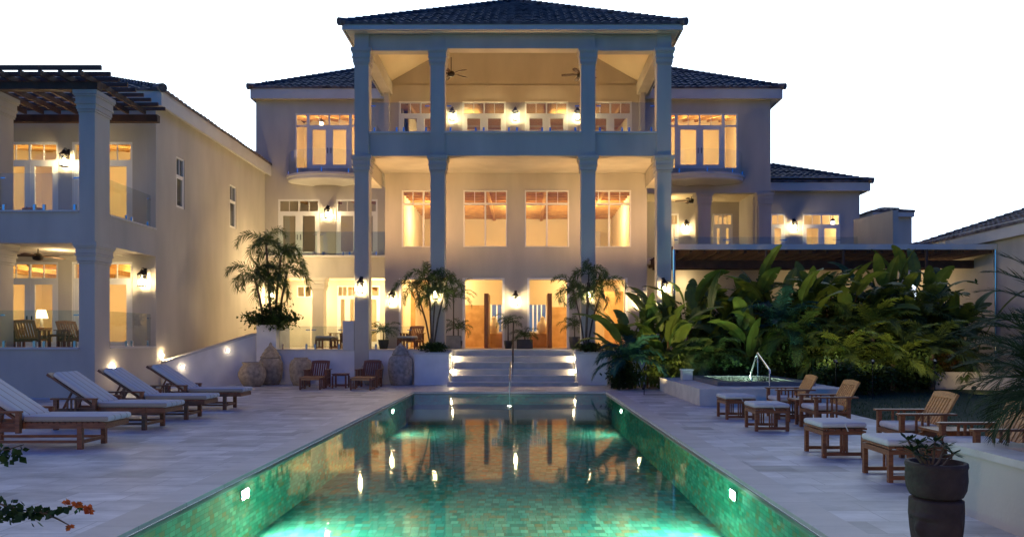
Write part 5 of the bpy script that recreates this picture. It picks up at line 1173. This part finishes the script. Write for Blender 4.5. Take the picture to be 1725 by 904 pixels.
# succulent in the head planter
sc_ = thing('bare_stem_plant', 'sparse forked plant with small leaves growing in the head planter', 'plant', (X(1577, 5.5), 5.5, .61)); f_ = MB(); s_m = MB(); rg = random.Random(4)
for (px, py, y) in ((1530, 742, 5.45), (1546, 748, 5.4), (1560, 756, 5.5), (1592, 752, 5.55), (1538, 760, 5.35), (1575, 744, 5.5), (1606, 764, 5.6), (1552, 768, 5.45)):
    q = Vector((X(px, y), y, Z(py, y))); b = Vector((X(1566, 5.5), 5.5, .61)); s_m.tube([b, (b + q) / 2 + Vector((.01, 0, -.02)), q], .011, 6, .008)
    for i in range(16):
        a = i * 2.4; d = Vector((math.cos(a), math.sin(a), rg.uniform(-.3, .8))) * .085; sd = Vector((-math.sin(a), math.cos(a), 0)) * .017
        f_.add([q, q + d * .6 + sd, q + d, q + d * .6 - sd], [(0, 1, 2, 3)])
put(f_, 'foliage', LF_NEAR, sc_); put(s_m, 'stem', BARK, sc_)
# bougainvillea reaching in from the left edge
Yb = 4.3; bg_ = thing('bougainvillea', 'dark trailing branches with orange bracts reaching in at the lower left', 'plant', (-3.45, 4.3, 0)); s_m, f_, pt = MB(), MB(), MB(); rg = random.Random(12)
def P3(px, py, y=Yb): return Vector((X(px, y), y, Z(py, y)))
root = Vector((-3.45, 4.3, 0))
br = [[root, Vector((-3.4, 4.3, .5)), P3(-40, 835), P3(0, 848), P3(35, 858), P3(70, 862), P3(100, 858), P3(128, 850)], [root, Vector((-3.45, 4.3, .6)), P3(-60, 760), P3(-20, 758), P3(12, 757), P3(40, 748)], [P3(70, 862), P3(95, 872), P3(117, 884)]]
for q in br: s_m.tube(q, .008, 5, .003)
def lf_(p, s, mb):
    a = rg.uniform(0, 6.28); d = Vector((math.cos(a), math.sin(a) * .6, rg.uniform(-1, .2))).normalized() * s; sd = d.cross(Vector((rg.uniform(-1, 1), 1, rg.uniform(-.5, .5)))).normalized() * s * .38
    mb.add([p, p + d * .45 + sd, p + d, p + d * .45 - sd], [(0, 1, 2, 3)])
for i in range(190):
    f = rg.random(); k_ = rg.random(); px = 135 * f ** 1.35 if k_ < .75 else rg.uniform(-30, 38); py = (850 + 12 * math.sin(f * 3) if k_ < .75 else 762) + rg.gauss(0, 7 if px < 70 else 3)
    if k_ < .75 and px > 75 and rg.random() < .55: continue
    lf_(P3(px, py, Yb + rg.gauss(0, .06)), rg.uniform(.035, .06), f_)
for i in range(60): lf_(P3(rg.uniform(-80, -5), rg.uniform(740, 890), Yb + rg.gauss(0, .1)), .055, f_)
for (px, py, n) in ((111, 843, 5), (134, 848, 7), (147, 852, 9), (150, 860, 5), (118, 885, 4), (128, 847, 5)):
    pt = MB(); hub = P3(px, py)
    for i in range(n + 4): lf_(hub + Vector((rg.gauss(0, .003), rg.gauss(0, .003), rg.gauss(0, .003))), .032, pt)
    put(pt, 'flower', PETAL, bg_)
put(f_, 'foliage', LF_NEAR, bg_); put(s_m, 'branch', BARK, bg_); 
# table lamp in the lower left room
tl = thing('table_lamp', 'lit table lamp with pale shade inside the lower left room', 'table lamp', (X(70, 25.6), 25.6, 1.95))
MB().lathe([(.09, 0), (.1, .02), (.03, .06), (.06, .18), (.03, .3), (.012, .34)], n=16).build('base', TRIM, tl, smooth=True); MB().lathe([(.2, .33), (.13, .62)], n=20).build('lamp_shade', SHADE, tl)
tb_ = thing('console_table', 'dark wooden console table under the lit table lamp', 'table', (X(70, 25.6), 25.6, 1.24)); MB().box(-.6, .6, -.25, .25, .66, .709).build('tabletop', DOORW, tb_)
for (i, j) in ((-1, -1), (1, -1), (1, 1), (-1, 1)): MB().box(i * .54 - .03, i * .54 + .03, j * .2 - .03, j * .2 + .03, 0, .66).build('leg', DOORW, tb_)
bpy.context.view_layer.update()

# garden spike spotlights along the bed, aimed up into the leaves
def spike(px, Y_, aim, w, lab, z=.0):
    x = X(px, Y_); t = thing('spike_light', lab, 'garden light', (x, Y_, z), group='garden spotlights'); h = Vector((0, 0, .22)); d = (Vector(aim) - Vector((x, Y_, z + .22))).normalized()
    MB().tube([(0, 0, -z), (0, 0, .16)], .012, 6).build('spike', DARKM, t); MB().tube([h - d * .08, h + d * .07], .04, 10, .055).build('head', DARKM, t)
    l = bpy.data.lights.new('spot_lamp', 'SPOT'); l.energy = w; l.color = (1, .74, .38); l.spot_size = R(75); l.spot_blend = .9; l.shadow_soft_size = .04
    o = bpy.data.objects.new('spot_lamp', l); COL.objects.link(o); o.parent = t; o.location = h + d * .09; o.rotation_euler = d.to_track_quat('-Z', 'Y').to_euler()
spike(1085, 20.9, (5.4, 24.5, 3.0), 600, 'small dark garden spotlight beside the pool paving left of the hot tub')
spike(1128, 22.9, (6.2, 25.2, 3.6), 420, 'small dark garden spotlight just left of the hot tub')
spike(1408, 19.4, (9.0, 24.6, 2.8), 240, 'garden spotlight on a tall stake right of the hot tub', .75)
spike(1470, 19.4, (11.0, 24.2, 2.4), 240, 'garden spotlight on a tall stake behind the armchairs on the lawn', .75)
spike(1575, 19.6, (12.8, 24.2, 2.2), 210, 'garden spotlight on a tall stake at the right of the lawn', .75)
spike(1640, 20.6, (14.5, 22.6, .5), 90, 'small dark garden spotlight before the low curved wall')

# hanging lamps glimpsed through the upper windows
for (px, py, Y_, top, lab) in ((1403, 372, 37.6, 8.3, 'hanging lantern glowing inside the low right range'), (541, 205, 35.6, 12.2, 'hanging lamp glowing inside the left top floor room')):
    t = thing('pendant_lamp', lab, 'pendant lamp', (X(px, Y_), Y_, Z(py, Y_)))
    MB().tube([(0, 0, .12), (0, 0, top - Z(py, Y_))], .012, 6).build('cord', DARKM, t); MB().lathe([(.03, .12), (.12, .05), (.13, -.02), (.03, -.03)], n=14).build('cap', DARKM, t); MB().lathe([(.09, -.031), (.11, -.12), (.06, -.2), (.01, -.21)], n=14).build('globe', emit('pendant_glow', (1, .8, .5), 14), t, smooth=True)
